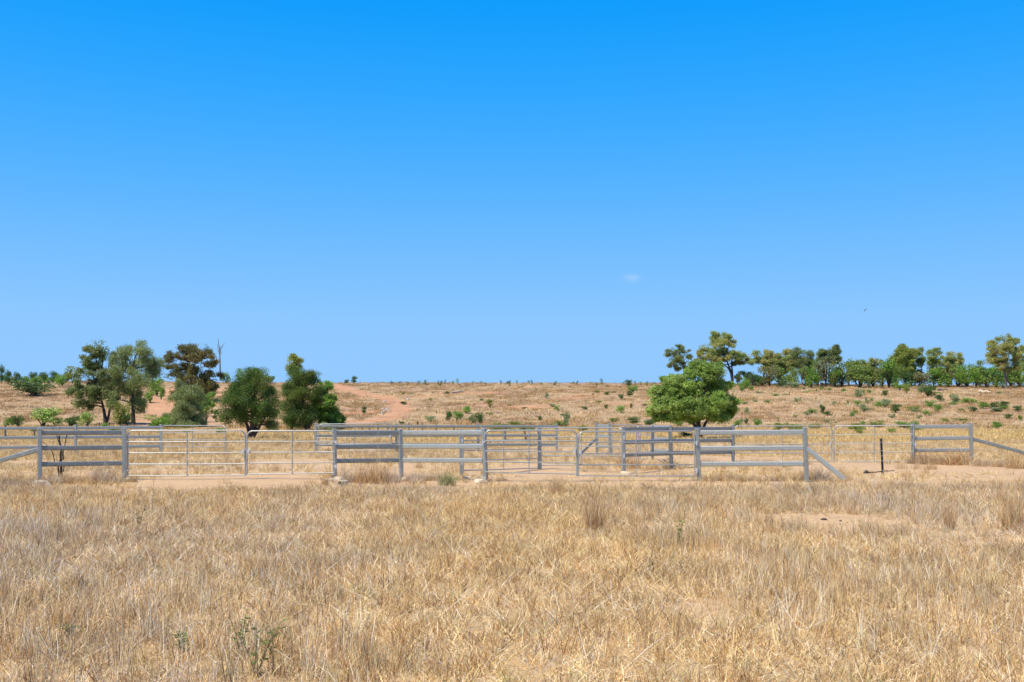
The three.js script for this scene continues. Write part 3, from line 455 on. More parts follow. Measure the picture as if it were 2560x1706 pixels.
// woodland along the right skyline: [u, depth, top v, half width, bottom v of the crown, palette, leaf, label]
const WOOD = [
  [1907, 218, 873, 22, 912, 'olive', 'gum', 'gum at the left end of the olive clump on the skyline'],
  [1946, 217, 882, 34, 930, 'olive', 'gum', 'broad brownish-olive gum in the middle of the clump right of the tallest skyline gum'],
  [1982, 219, 872, 20, 915, 'olive', 'gum', 'olive gum behind the broad brownish one, topped by a bare twig'],
  [2005, 216, 869, 24, 932, 'grey', 'wispy', 'open-crowned gum at the right end of the olive clump, slim bare stems showing'],
  [2076, 216, 869, 28, 905, 'grey', 'gum', 'sparse pale gum standing alone above the green scrub, sky showing through it'],
  [2140, 217, 900, 24, 945, 'yellow', 'gum', 'low yellow-olive tree right of the sparse pale gum'],
  [2184, 218, 895, 20, 940, 'olive', 'gum', 'squat olive tree in the row, left of the tall twin gums'],
  [2222, 219, 902, 14, 945, 'mid', 'gum', 'narrow green tree tucked between the squat olive tree and the tall twin gums'],
  [2262, 215, 863, 32, 940, 'yellow', 'gum', 'tall domed yellow-green gum, left one of the tall twin gums'],
  [2288, 216, 884, 20, 955, 'mid', 'gum', 'gum with foliage down to the ground in front of the tall domed one'],
  [2303, 221, 867, 8, 890, 'grey', 'wispy', 'thin wispy treetop showing behind the tall domed gum'],
  [2334, 217, 870, 20, 925, 'yellow', 'gum', 'yellow-green gum with thin dark stems, right of the tall domed gum'],
  [2378, 216, 881, 24, 940, 'olive', 'gum', 'rounded olive-green gum closing the right end of the dense row'],
  [2350, 220, 905, 18, 950, 'grey', 'wispy', 'hazy grey tree between the yellow-green and the rounded olive gum'],
  [2405, 220, 912, 10, 948, 'mid', 'wispy', 'small thin tree just past the end of the dense row'],
  [2440, 218, 902, 15, 938, 'mid', 'wispy', 'small pale tree standing in the gap left of the large far-right gum'],
  [2552, 216, 860, 18, 930, 'olive', 'gum', 'gum cut off by the right edge of the picture'],
  [1845, 214, 928, 9, 955, 'grey', 'gum', 'small dark sapling just right of the tallest skyline gum trunk'],
  [1866, 215, 927, 10, 953, 'grey', 'gum', 'second small dark sapling, between the tallest skyline gum and the olive clump'],
];
for (const [u, d, top, w, bot, pal, leaf, label] of WOOD) {
  reseed(u * 13 + 5); const vb = 1030 - ((height(((u - 1280) / F) * d, -d) - EYE) / d) * F, h = bot - top, lobes = [];
  for (let k = 0, n = Math.max(6, Math.round((w * h) / 75)); k < n; k++) { const f = (k + 0.5) / n, yy = top + h * (0.12 + 0.8 * f), ww = w * (0.55 + 0.75 * Math.sin(Math.PI * Math.min(1, 0.18 + f * 0.75))); lobes.push([u + rr(-1, 1) * ww * 0.72, yy, w * rr(0.36, 0.58), Math.min(h * 0.3, w * rr(0.28, 0.46))]); }
  tree('eucalypt_tree', label, { at: ground(((u - 1280) / F) * d, -d), seed: u, leaf, pal, size: 1.45, dens: leaf === 'wispy' ? 1.1 : 1.4, gap: 0.47, clump: 1.3, r: 0.12, bark: rnd() < 0.4 ? PALEBARK : BARK, stem: [[u, vb], [u + rr(-3, 3), mix(vb, bot, 0.8)], [u + rr(-5, 5), mix(bot, top, 0.55)]], extra: w > 16 ? [[[u + rr(-w, w) * 0.3, bot - 2], [u + rr(-w, w) * 0.5, mix(bot, top, 0.5)]]] : [], lobes });
}
tree('eucalypt_tree', 'large shapely gum at the far right with a pale straight trunk and open branches', { at: ground((2515 - 1280) / F * 205, -205), seed: 31, leaf: 'gum', pal: 'olive', size: 1.25, dens: 1.3, gap: 0.47, clump: 1.3, r: 0.2, bark: PALEBARK, stem: [[2515, 968], [2515, 945], [2512, 920], [2508, 890]], extra: [[[2520, 935], [2535, 905]], [[2510, 930], [2490, 905]]],
  lobes: [[2508, 845, 18, 10], [2530, 855, 16, 12], [2484, 858, 14, 10], [2505, 868, 28, 14], [2540, 880, 18, 16], [2474, 882, 14, 12], [2495, 890, 26, 14], [2528, 900, 24, 14], [2478, 905, 16, 11], [2500, 915, 18, 10], [2545, 915, 12, 12], [2530, 925, 16, 8]] });

// shrubs: a few prototypes, one copy for each that shows
function shrubProto(kind, pal, n, leafScale) {
  const L = new Leaves(), stems = [];
  for (let k = 0; k < 7; k++) { const a = rr(0, 6.283), e = V(Math.cos(a) * rr(0.1, 0.38), rr(0.4, 0.85), Math.sin(a) * rr(0.1, 0.38)); const c = new THREE.QuadraticBezierCurve3(V(0, -0.06, 0), V(e.x * 0.3, e.y * 0.5, e.z * 0.3), e).getPoints(4); stems.push(tube(c, c.map((_, i) => mix(0.022, 0.006, i / 4)), 5, false)); }
  const lobes = []; for (let k = 0; k < 8; k++) { const a = rr(0, 6.283), r = rr(0.1, 0.34); lobes.push([V(Math.cos(a) * r, rr(0.22, 0.78), Math.sin(a) * r), rr(0.13, 0.25)]); }
  for (let k = 0; k < n; k++) {
    const [c, r] = lobes[k % 8], e = onSphere(), at = c.clone().addScaledVector(e, r * Math.pow(rnd(), 0.4)); if (at.y < 0.02) continue;
    const col = pal[Math.floor(rnd() * pal.length)], f = rr(0.75, 1.25), dir = onSphere().addScaledVector(e, 0.8); if (kind === 'spiky') dir.set(e.x, Math.abs(e.y) + 0.5, e.z); dir.normalize();
    L.quad(at, dir, leafScale * rr(0.7, 1.3), leafScale * (kind === 'spiky' ? 0.22 : 0.5), new THREE.Vector3().crossVectors(dir, onSphere()).normalize(), col.map((q) => q * f));
  }
  return { fol: L.geometry(), stem: mergeGeometries(stems) };
}
reseed(55);
const SH = { dark: [[0.096, 0.185, 0.027], [0.120, 0.228, 0.035], [0.078, 0.149, 0.024]], lime: PAL.bright, pale: [[0.415, 0.473, 0.229], [0.517, 0.561, 0.297], [0.257, 0.333, 0.122], [0.172, 0.245, 0.068]], yellow: [[0.345, 0.369, 0.061], [0.276, 0.317, 0.055], [0.224, 0.281, 0.041]], mid: PAL.green };
const PROTO = {}; for (const [k, p] of Object.entries(SH)) PROTO[k] = [0, 1, 2].map((i) => shrubProto(i === 2 ? 'spiky' : 'leafy', p, 1100, i === 2 ? 0.13 : 0.085));
PROTO.scrubA = [0, 1, 2, 3].map((i) => shrubProto('leafy', [[0.234, 0.338, 0.060], [0.299, 0.400, 0.078], [0.169, 0.250, 0.048]], 1300, 0.075));
PROTO.scrubB = [0, 1, 2].map((i) => shrubProto('leafy', [[0.260, 0.263, 0.090], [0.208, 0.237, 0.084], [0.312, 0.288, 0.108]], 1300, 0.075));
const SEED = Object.fromEntries(Object.entries(SH).map(([k, p]) => [k, [0, 1].map(() => shrubProto('spiky', p, 150, 0.2))]));
function shrub(u, v, w, h, kind, label, group, name = 'shrub', at, P = PROTO) {
  at ??= gp(u, v); const s = -at.z / F, g = thing(name, label, 'shrub', at, group), pr = P[kind][Math.floor(rnd() * P[kind].length)];
  g.scale.set(w * s * 1.22, h * s * 1.15, w * s * 1.1); g.rotation.y = rr(0, 6.283);
  part('stem', pr.stem, BARK, g); part('foliage', pr.fol, FOL, g); return g;
}
const SHRUBS = [
  [88, 992, 110, 44, 'dark', 'wide dark green bush on the left hillside, above the fence at the left edge'], [108, 1068, 84, 46, 'lime', 'fresh light green bush just behind the fence at the left edge'],
  [45, 1069, 36, 32, 'dark', 'dark bush at the left, left of the light green one behind the fence'], [20, 1068, 26, 24, 'mid', 'low green bush at the very left edge behind the fence'], [176, 1068, 44, 30, 'dark', 'dark low bush between the light green bush and the spreading grey-green tree'],
  [216, 1068, 40, 36, 'lime', 'small light green bush beside the forked trunk of the spreading tree'], [155, 966, 34, 26, 'mid', 'round green bush on the left skyline, left of the spreading grey-green tree'], [180, 960, 40, 42, 'yellow', 'yellow-green shrub on the left skyline touching the spreading tree'],
  [392, 990, 44, 44, 'mid', 'green bush at the top of the left dirt track, beside the pale drooping tree'], [402, 1000, 20, 34, 'mid', 'small bush on the edge of the left dirt track'], [375, 1008, 28, 28, 'mid', 'green bush behind the trunk of the pale drooping tree'],
  [298, 1066, 46, 60, 'yellow', 'thin yellow-green sapling between the forked trunk and the dark straight trunk'], [395, 1074, 62, 34, 'mid', 'low dense green bush at the bottom of the left dirt track'], [318, 1066, 30, 30, 'dark', 'dark bush at the foot of the dark straight trunk'],
  [565, 945, 26, 28, 'mid', 'green bush on the skyline just right of the bare dead trunk'], [600, 935, 22, 36, 'mid', 'small tree top showing above the big dark round tree'], [675, 945, 22, 20, 'dark', 'small bush on the skyline right of the big dark round tree'],
  [885, 957, 16, 18, 'dark', 'lone dark bush on the bare skyline above the right dirt track'], [866, 957, 14, 10, 'dark', 'low bush beside the lone dark one on the bare skyline'], [910, 1037, 14, 20, 'dark', 'dark little bush beside the pile of stones on the track'],
  [730, 1075, 36, 34, 'lime', 'light green sapling in front of the dark spiky-topped tree'], [815, 1080, 40, 22, 'pale', 'pale leafy shrub under the glossy rounded tree'],
  [1120, 1053, 20, 28, 'dark', 'dark bush on the lower hillside right of the right dirt track'], [1142, 1052, 34, 22, 'mid', 'looser green bush right of the dark one on the lower hillside'], [1200, 1062, 26, 32, 'dark', 'dense dark bush directly above the back fence, centre of the picture'], [1180, 1060, 24, 22, 'pale', 'pale dry shrub beside the dense dark bush above the back fence'],
  [1077, 1055, 30, 14, 'pale', 'pale green shrub on the lower hillside above the two-bay fence'], [1165, 1035, 30, 18, 'lime', 'light green tuft of leaves on the hillside, centre'], [1225, 1020, 18, 20, 'yellow', 'yellow-green bush halfway up the bare hillside'],
  [1572, 967, 18, 16, 'dark', 'topmost bush of the string of bushes left of the bright green tree'], [1583, 981, 26, 16, 'mid', 'second bush down in the string left of the bright green tree'], [1575, 992, 20, 14, 'dark', 'third bush down in the string left of the bright green tree'], [1554, 1000, 16, 15, 'dark', 'lowest and leftmost bush of the string left of the bright green tree'],
  [1553, 1033, 28, 18, 'lime', 'light green bush on the hillside, lower left of the bright green tree'], [1578, 1022, 8, 12, 'dark', 'tiny dark bush right of the light green one on the hillside'], [1392, 1028, 14, 14, 'mid', 'green bush in the middle of the bare hillside, above the inner gate'], [1380, 1018, 18, 8, 'pale', 'pale shrub touching the green bush in the middle of the hillside'],
  [1368, 997, 12, 14, 'pale', 'pale topped bush high on the bare hillside, centre right'], [1350, 1052, 14, 11, 'dark', 'dark bush low on the hillside above the near right gates'], [1415, 1068, 22, 34, 'pale', 'grey-green shrub behind the back fence end post'],
  [1585, 1062, 34, 18, 'dark', 'bush left of the bright green tree at fence height'], [1625, 1065, 40, 18, 'dark', 'dark bush under the left skirts of the bright green tree'], [1700, 1066, 36, 18, 'mid', 'bush behind the trunk of the bright green tree'], [1712, 1097, 34, 18, 'dark', 'bush on the flat just left of the bright tree trunk'], [1845, 1072, 22, 20, 'mid', 'bush at fence height right of the bright green tree'],
  [1866, 1062, 12, 16, 'dark', 'small dark bush above the end post where the wide gates hang'], [1894, 1066, 22, 18, 'mid', 'round green bush above the left leaf of the wide gates'], [1868, 1034, 14, 14, 'pale', 'pale shrub on the hillside right of the bright green tree'], [1862, 972, 30, 20, 'mid', 'green scrub at the foot of the small dark saplings'], [1855, 980, 14, 16, 'mid', 'bush below the small dark saplings'], [1877, 976, 14, 12, 'mid', 'round bush right below the second small sapling'],
  [1952, 969, 20, 16, 'dark', 'dark bush below the olive clump'], [1988, 970, 26, 14, 'pale', 'pale shrub below the open-crowned gum'], [2058, 1034, 16, 24, 'dark', 'upright dark bush halfway up the hill, above the join of the wide gates'], [2070, 1041, 18, 14, 'dark', 'low dark bush touching the upright one above the join of the wide gates'], [2030, 1034, 30, 10, 'mid', 'flat green bush left of the upright dark one'],
  [2146, 994, 32, 20, 'pale', 'whitish-green shrub high on the right hillside'], [2213, 991, 18, 14, 'dark', 'dark bush high on the hill, below the squat olive tree'], [2320, 992, 40, 30, 'dark', 'large dark bush high on the right hillside, above the far-right panel'], [2305, 985, 22, 24, 'pale', 'pale shrub against the large dark bush high on the right hillside'], [2352, 1004, 24, 18, 'dark', 'dark bush right of the large one on the right hillside'], [2390, 1006, 30, 18, 'pale', 'dry brownish shrub on the right hillside'],
  [2195, 1020, 20, 16, 'lime', 'vivid green bush in the middle of the right hillside'], [2214, 1020, 40, 20, 'pale', 'wide pale shrub right of the vivid green bush'], [2240, 1032, 30, 20, 'dark', 'dark bush at mid height of the hill above the black picket'], [2160, 1030, 30, 18, 'pale', 'pale dry shrub left of the vivid green bush'], [2285, 1030, 44, 12, 'yellow', 'long low yellow-green shrub above the far-right panel'], [2326, 1020, 24, 18, 'mid', 'green bush above the long low yellow-green shrub'], [2344, 1030, 26, 18, 'mid', 'bush right of the long low yellow-green shrub'], [2316, 1040, 20, 12, 'mid', 'low bush under the long low yellow-green shrub'],
  [2418, 1010, 44, 14, 'lime', 'wide light green bush high on the far right hillside'], [2436, 1030, 16, 14, 'dark', 'dark bush above the end of the far-right panel'], [2458, 1022, 30, 18, 'mid', 'green bush left of the paired dark bushes at the far right'], [2485, 1022, 24, 16, 'dark', 'left one of the paired dark bushes at the far right'], [2510, 1022, 30, 18, 'dark', 'right one of the paired dark bushes at the far right'], [2490, 1030, 26, 9, 'dark', 'flat bush below the paired dark bushes'], [2545, 1030, 24, 14, 'dark', 'dark bush near the right edge, halfway up the hill'], [2522, 1049, 22, 13, 'dark', 'dark bush low on the far right hillside'], [2552, 1052, 12, 14, 'mid', 'tiny green bush low at the right edge'], [2492, 1072, 30, 18, 'mid', 'twiggy green bush above the long low brace'],
  [2250, 975, 34, 16, 'mid', 'green scrub bush below the tall domed gum'], [2268, 985, 20, 24, 'yellow', 'yellow-green bush below the tall domed gum'], [2110, 982, 12, 10, 'mid', 'little bush below the sparse pale gum'], [2172, 985, 14, 10, 'mid', 'little bush left of the dark bush below the squat olive tree'],
];
reseed(99);
for (const [u, v, w, h, k, label] of SHRUBS) shrub(u, v, w, h, k, label);
// green scrub under the skyline woodland, each a small tree of its own
const KINDW = { yellow: 'yellowish', lime: 'light green', mid: 'mid green', dark: 'dark green' }, gumName = (l) => l.split(/,| with | whose | cut | closing | showing | topped | tucked | standing | crown /)[0], saidScrub = new Set();
const scrubLabel = (u, w, h, k) => { // told apart by colour, size and the gum it stands under
  const near = [...WOOD, [2515, 0, 0, 0, 0, '', '', 'large shapely gum at the far right']].sort((a, b) => Math.abs(a[0] - u) - Math.abs(b[0] - u))[0], side = u < near[0] - 5 ? 'left of' : u > near[0] + 5 ? 'right of' : 'right under', size = h > 40 ? 'tall' : h > 31 ? 'middling' : h > 25 ? 'small' : 'tiny';
  let l = ''; for (const f of [`${size} ${KINDW[k]} scrub tree ${side} the ${gumName(near[7])}`, `${w > 32 ? 'broad' : 'narrow'} ${KINDW[k]} scrub tree ${side} the ${gumName(near[7])}`, `${KINDW[k]} scrub tree farther out ${side} the ${gumName(near[7])}`]) { l = f.split(' ').slice(0, 16).join(' '); if (!saidScrub.has(l)) break; }
  saidScrub.add(l); return l;
};
const SCRUB = [[1905, 26, 28, 'yellow'], [1922, 30, 34, 'yellow'], [1962, 34, 34, 'lime'], [1988, 24, 34, 'lime'], [2012, 24, 26, 'yellow'], [2028, 26, 30, 'mid'], [2045, 30, 44, 'mid'], [2065, 34, 42, 'yellow'], [2088, 26, 30, 'mid'], [2104, 34, 36, 'lime'], [2122, 30, 44, 'lime'], [2150, 36, 38, 'lime'], [2183, 34, 42, 'lime'], [2205, 26, 34, 'yellow'], [2222, 32, 42, 'mid'], [2242, 24, 34, 'lime'], [2276, 36, 32, 'dark'], [2300, 30, 30, 'yellow'], [2350, 38, 34, 'mid'], [2372, 24, 22, 'yellow'], [2395, 30, 26, 'yellow'], [2418, 48, 38, 'mid'], [2440, 26, 28, 'dark'], [2468, 46, 38, 'lime'], [2492, 36, 34, 'mid'], [2528, 40, 38, 'mid'], [2550, 36, 44, 'lime'], [1884, 24, 22, 'dark'], [1870, 24, 18, 'mid']];
reseed(5);
for (const [u, w, h, k] of SCRUB) { const d = rr(206, 214), at = ground(((u - 1280) / F) * d, -d); shrub(u, 0, w * rr(1.35, 1.9), h * rr(1.2, 1.75), k === 'yellow' ? 'scrubB' : k === 'lime' ? 'scrubA' : k, scrubLabel(u, w, h, k), null, 'scrub_tree', at); }
// saplings along the left skyline
for (const [u, w, h, k] of [[3, 14, 44, 'dark'], [20, 17, 34, 'dark'], [43, 20, 28, 'dark'], [80, 22, 26, 'dark'], [68, 16, 16, 'mid'], [110, 24, 28, 'dark'], [97, 14, 20, 'mid'], [134, 20, 28, 'dark'], [150, 12, 16, 'mid'], [122, 20, 16, 'mid'], [33, 14, 20, 'pale'], [12, 20, 20, 'mid'], [56, 22, 18, 'mid'], [90, 26, 18, 'mid'], [142, 26, 22, 'mid'], [166, 24, 28, 'dark'], [28, 26, 14, 'dark'], [105, 30, 16, 'yellow'], [72, 28, 14, 'mid']]) { const d = rr(205, 218), at = ground(((u - 1280) / F) * d, -d); shrub(u, 0, w, h, k, 'small dark sapling on the skyline at the left edge of the picture', 'saplings along the left skyline', 'sapling', at); }
// seedlings on the bare skyline and the hillside
reseed(8);
for (let k = 0; k < 46; k++) { const u = rr(850, 1670), d = rr(206, 222), at = ground(((u - 1280) / F) * d, -d); shrub(u, 0, rr(5, 11), rr(4, 13), rnd() < 0.6 ? 'dark' : 'mid', 'tiny seedling on the bare skyline between the two groups of trees', 'seedlings on the bare skyline', 'seedling', at, SEED); }
for (let k = 0; k < 110; k++) {
  const right = k % 3 > 0; let u, v; do { u = right ? rr(1850, 2560) : rr(1000, 1660); v = 967 + 100 * Math.pow(rnd(), 0.9); } while (vn(u * 0.022, v * 0.07) < rr(0.35, 0.8));
  const s = mix(0.7, 1.1, (v - 967) / 100), kind = ['dark', 'mid', 'pale', 'yellow', 'pale', 'mid'][k % 6];
  shrub(u, v, rr(5, 26) * s, rr(3, 11) * s, kind, right ? 'little bush among the many dotted over the right hillside' : 'little bush among those dotted over the bare middle hillside', right ? 'little bushes on the right hillside' : 'little bushes on the middle hillside', 'small_bush');
}
for (let k = 0; k < 34; k++) { const u = k % 2 ? rr(1780, 2290) : k % 3 ? rr(1230, 1480) : rr(0, 700), v = rr(1066, 1088); shrub(u, v, rr(18, 44), rr(8, 17), k % 3 ? 'yellow' : 'mid', 'yellow-green weedy clump on the flat at the foot of the hill', 'weedy clumps along the foot of the hill', 'weed_clump'); }

// ------------------------------------------------------------------ small things round the yard
{ // burnt sapling
  const at = gp(151, 1200), d = -at.z, g = thing('burnt_sapling', 'charred leafless sapling with two close stems in front of the left panel', 'sapling', at);
  reseed(3);
  const L = (pts, r0, r1, n) => { const c = new THREE.CatmullRomCurve3(pts.map(([u, v, dz]) => atD(u, v, d + (dz ?? 0)).sub(at))).getPoints(12); part(n, tube(c, c.map((_, i) => mix(r0, r1, i / 12)), 7), CHAR, g); };
  L([[153, 1202], [152, 1170], [151, 1140], [152, 1122], [150, 1108], [146, 1090]], 0.035, 0.012, 'trunk'); L([[147, 1202], [146, 1180], [145, 1165], [151, 1148]], 0.022, 0.016, 'stem'); L([[157, 1150], [157, 1128], [161, 1115], [165, 1092], [169, 1078]], 0.02, 0.005, 'branch');
  L([[145, 1166], [137, 1160], [133, 1138], [126, 1124], [117, 1113], [107, 1105]], 0.014, 0.004, 'branch'); L([[150, 1115], [143, 1095], [140, 1086], [132, 1074], [129, 1068]], 0.014, 0.003, 'branch'); L([[151, 1110], [149, 1095], [149, 1080], [148, 1068]], 0.01, 0.003, 'branch'); L([[141, 1088], [147, 1080], [152, 1074]], 0.007, 0.002, 'twig'); L([[165, 1094], [171, 1084], [172, 1078]], 0.006, 0.002, 'twig'); L([[117, 1113], [111, 1112], [105, 1104]], 0.005, 0.002, 'twig'); L([[157, 1180], [160, 1165], [158, 1160]], 0.012, 0.008, 'twig');
  L([[144, 1203], [136, 1192], [131, 1185]], 0.008, 0.003, 'twig'); L([[160, 1200], [168, 1186], [171, 1184]], 0.006, 0.002, 'twig'); L([[136, 1078], [130, 1082], [126, 1076]], 0.005, 0.002, 'twig');
}
const STONE = new THREE.MeshStandardMaterial({ name: 'pale stone', color: new THREE.Color(0.55, 0.45, 0.31), roughness: 0.95 }), CONC = new THREE.MeshStandardMaterial({ name: 'hill stone', color: new THREE.Color(0.42, 0.36, 0.29), roughness: 0.95 });
function stoneGeo(sd) { const g = new THREE.IcosahedronGeometry(0.5, 3), p = g.attributes.position; for (let i = 0; i < p.count; i++) { const q = V(p.getX(i), p.getY(i), p.getZ(i)), f = 1 + (vn3(q.x * 3 + sd * 9, q.y * 3, q.z * 3) - 0.5) * 0.35 + (vn3(q.x * 8 + sd, q.y * 8, q.z * 8) - 0.5) * 0.1; p.setXYZ(i, q.x * f, q.y * f, q.z * f); } g.deleteAttribute('uv'); g.computeVertexNormals(); return g; }
const SG = [1, 2, 3, 4].map(stoneGeo);
function stone(u, v, w, h, label, group, m = STONE) { const at = gp(u, v), s = -at.z / F, o = shadows(new THREE.Mesh(SG[Math.floor(rnd() * 4)], m)); o.name = numbered('stone'); o.position.copy(at); o.scale.set(w * s * 1.1, h * s * 2.1, w * s * 0.8); o.rotation.set(rr(-0.1, 0.1), rr(0, 0.5), rr(-0.1, 0.1)); scene.add(o); return tag(o, label, 'stone', group); }
reseed(77);
stone(100, 1216, 46, 15, 'large pale stone in front of the left end post'); stone(822, 1206, 26, 11, 'pale flat stone left of the post where the two-bay fence starts'); stone(849, 1206, 30, 14, 'pale humped stone over the pipe end, right of the first two-bay post'); stone(1012, 1204, 20, 11, 'small pale stone at the middle post of the two-bay fence'); stone(1166, 1199, 20, 8, 'pale stone half hidden by the grey-green bush'); stone(1202, 1209, 32, 11, 'pale stone at the leaning right post of the two-bay fence'); stone(1566, 1187, 30, 8, 'flat pale stone at the foot of the post behind the near right gates'); stone(320, 1203, 18, 7, 'small pale stone at the hinge post of the wide near gate');
for (const [u, v, w, h] of [[958, 1024, 9, 4], [967, 1026, 9, 4], [962, 1030, 10, 5], [955, 1033, 9, 4], [974, 1028, 8, 3], [956, 1038, 8, 4], [969, 1023, 6, 3]]) stone(u, v, w, h, 'stone in the heap at the bend of the right dirt track', 'stones heaped at the bend of the track', CONC);
stone(961, 1006, 9, 4, 'lone stone on the inside of the right dirt track', null, CONC); stone(1020, 1001, 9, 6, 'grey stone on the hillside right of the dirt track', null, CONC);
for (let k = 0; k < 70; k++) { const u = rr(1000, 2540), v = rr(968, 1050); stone(u, v, rr(3, 7), rr(1.5, 3), 'little stone scattered on the dry hillside', 'little stones on the hillside', CONC); }
{ // pipe end, stick, logs, dung
  const at = gp(854, 1214), g = thing('pipe_end', 'open end of a pale pipe lying under the humped stone', 'pipe', at), o = new THREE.LatheGeometry([[0.045, -0.25], [0.06, -0.25], [0.06, 0.12], [0.045, 0.12], [0.045, -0.25]].map(([x, y]) => new THREE.Vector2(x, y)), 18); o.rotateX(Math.PI / 2); o.rotateY(-0.25); o.translate(0, 0.055, 0); part('pipe', o, STONE, g);
  const log = (u0, v0, u1, v1, r, label, m = PALEBARK, cat = 'log') => { const a = gp(u0, v0), b = gp(u1, v1), L = thing(cat === 'log' ? 'fallen_log' : 'fallen_stick', label, cat, a), n = 6, pts = []; for (let i = 0; i <= n; i++) { const p = a.clone().lerp(b, i / n); p.y = height(p.x, p.z) + r * (1 + 0.4 * Math.sin(i * 2.1)); pts.push(p.sub(a)); } part('trunk', tube(pts, pts.map((_, i) => r * mix(1.2, 0.6, i / n)), 7), m, L); return L; };
  { const s = log(2165, 1184, 2236, 1178.5, 0.018, 'thin dark stick lying on the dirt beside the black picket', BARK, 'stick'); const a = s.position; part('knot', tube([V(-0.06, 0, 0.03), V(0.02, 0.05, 0), V(0.1, 0.02, 0)], [0.033, 0.055, 0.021], 6), BARK, s); }
  log(2448, 983, 2478, 984, 0.28, 'pale fallen log high on the far right hillside', STONE); log(2345, 978, 2372, 977, 0.18, 'grey fallen log on the hill below the dense row of gums'); log(30, 966, 52, 966, 0.25, 'pale fallen log near the top of the left hillside', CONC); log(2052, 961, 2078, 962, 0.25, 'dark fallen log under the scrub below the sparse pale gum', BARK); log(1128, 984, 1160, 981, 0.15, 'grey stick-like log on the red scour, middle hillside', CONC);
  const DUNG = new THREE.MeshStandardMaterial({ name: 'dry dung', color: new THREE.Color(0.03, 0.024, 0.018), roughness: 1 });
  for (const [u, v, w, h, l] of [[2060, 1300, 17, 6, 'dark cow pat on the bare path, the larger one'], [2102, 1304, 8, 5, 'dark cow pat on the bare path, right of the larger one'], [2119, 1308, 5, 2, 'crumb of dark dung at the right end of the bare path'], [1415, 1232, 8, 4, 'dark cow pat in the short straw below the near right gates']]) { const p = gp(u, v), s = -p.z / F, o2 = shadows(new THREE.Mesh(SG[1], DUNG)); o2.name = numbered('cow_pat'); o2.position.copy(p); o2.scale.set(w * s, h * s * 1.5, w * s); scene.add(o2); tag(o2, l, 'dung'); }
}
// wire fence posts along the foot of the hill
for (const [u, v0, v1] of [[12, 1062, 1101], [85, 1072, 1093], [247, 1057, 1073], [272, 1057, 1073], [905, 1063, 1077], [923, 1062, 1078], [944, 1062, 1078], [969, 1061, 1078], [1022, 1056, 1078], [1055, 1058, 1078], [1090, 1060, 1078], [1135, 1062, 1080], [1263, 1066, 1100]]) {
  const at = gp(u, v1), d = -at.z, g = thing('wire_fence_post', 'thin weathered wooden post of the wire fence along the foot of the hill', 'post', at, 'wire fence posts along the foot of the hill'), top = atD(u + 0.3, v0, d);
  part('post', tube([at.clone().add(V(0, -0.2, 0)), at.clone().lerp(top, 0.5), top], [0.066, 0.061, 0.053], 7), PALEBARK, g, true);
}
{ const at = gp(1318, 1108), d = -at.z, g = thing('leaning_post', 'thin dark leaning post behind the inner gate', 'post', at); part('post', tube([at.clone().add(V(0.01, -0.2, 0)), atD(1313, 1085, d), atD(1308, 1062, d)], [0.044, 0.039, 0.032], 7), CHAR, g, true); }
{ // two birds in the sky
  for (const [u, v, l] of [[2162, 777, 'left one of two distant dark birds in the sky above the right woodland'], [2165, 774, 'right one of two distant dark birds in the sky above the right woodland']]) {
    const at = atD(u, v, 150), g = thing('bird', l, 'bird', at), body = new THREE.SphereGeometry(0.06, 8, 6); body.scale(1.7, 0.8, 0.8); part('body', body, M.dark, g);
    for (const s of [-1, 1]) { const w = new Leaves(); w.quad(V(0, 0.02, 0), V(0.1, 0.35, s).normalize(), 0.26, 0.1, V(1, 0, 0), [0.033, 0.033, 0.032]); w.quad(V(0.01, 0.018, 0), V(0, 0.3, s).normalize(), 0.2, 0.08, V(1, 0, 0), [0.033, 0.033, 0.032]); const gg = w.geometry(); part('wing', gg, M.dark, g); }
  }
}

// ------------------------------------------------------------------ grass
const GRASS = new THREE.MeshPhysicalMaterial({ name: 'dry grass', vertexColors: true, roughness: 0.9, transmission: 0.12, thickness: 0, specularIntensity: 0.5, side: THREE.DoubleSide });
const C = {
  straw: [[0.8, 0.62, 0.33], [0.74, 0.54, 0.25], [0.85, 0.7, 0.42], [0.66, 0.45, 0.19], [0.54, 0.32, 0.13], [0.78, 0.63, 0.29]], stem: [[0.4, 0.22, 0.1], [0.56, 0.37, 0.18], [0.24, 0.125, 0.06], [0.55, 0.42, 0.28], [0.76, 0.61, 0.38], [0.62, 0.41, 0.19], [0.1, 0.06, 0.035]],
  rust: [[0.44, 0.23, 0.08], [0.34, 0.155, 0.055], [0.58, 0.36, 0.15], [0.22, 0.11, 0.05]], dull: [[0.48, 0.35, 0.22], [0.37, 0.25, 0.145], [0.6, 0.46, 0.29], [0.26, 0.165, 0.095]], pale: [[0.88, 0.78, 0.6], [0.84, 0.75, 0.6], [0.74, 0.67, 0.56]], green: [[0.36, 0.38, 0.13], [0.48, 0.46, 0.19], [0.28, 0.32, 0.1]],
};
const pick = (a) => a[Math.floor(rnd() * a.length)];
function tuft(n, R, len, wid, tilt, bend, pals, segs = 2) {
  const L = new Leaves();
  for (let k = 0; k < n; k++) {
    const a = rr(0, 6.283), r = R * Math.sqrt(rnd()), t = rr(tilt[0], tilt[1]), a2 = rr(0, 6.283), dir = V(Math.cos(a2) * Math.sin(t), Math.cos(t), Math.sin(a2) * Math.sin(t)), b = rr(bend[0], bend[1]);
    const col = pick(pick(pals)), f = rr(0.85, 1.15);
    L.blade(V(Math.cos(a) * r, -0.01, Math.sin(a) * r), dir, rr(len[0], len[1]), rr(wid[0], wid[1]), [Math.cos(a2 + rr(-1, 1)) * b, -b * 0.7, Math.sin(a2 + rr(-1, 1)) * b], col.map((q) => q * f), segs);
  }
  return L.geometry();
}
reseed(404);
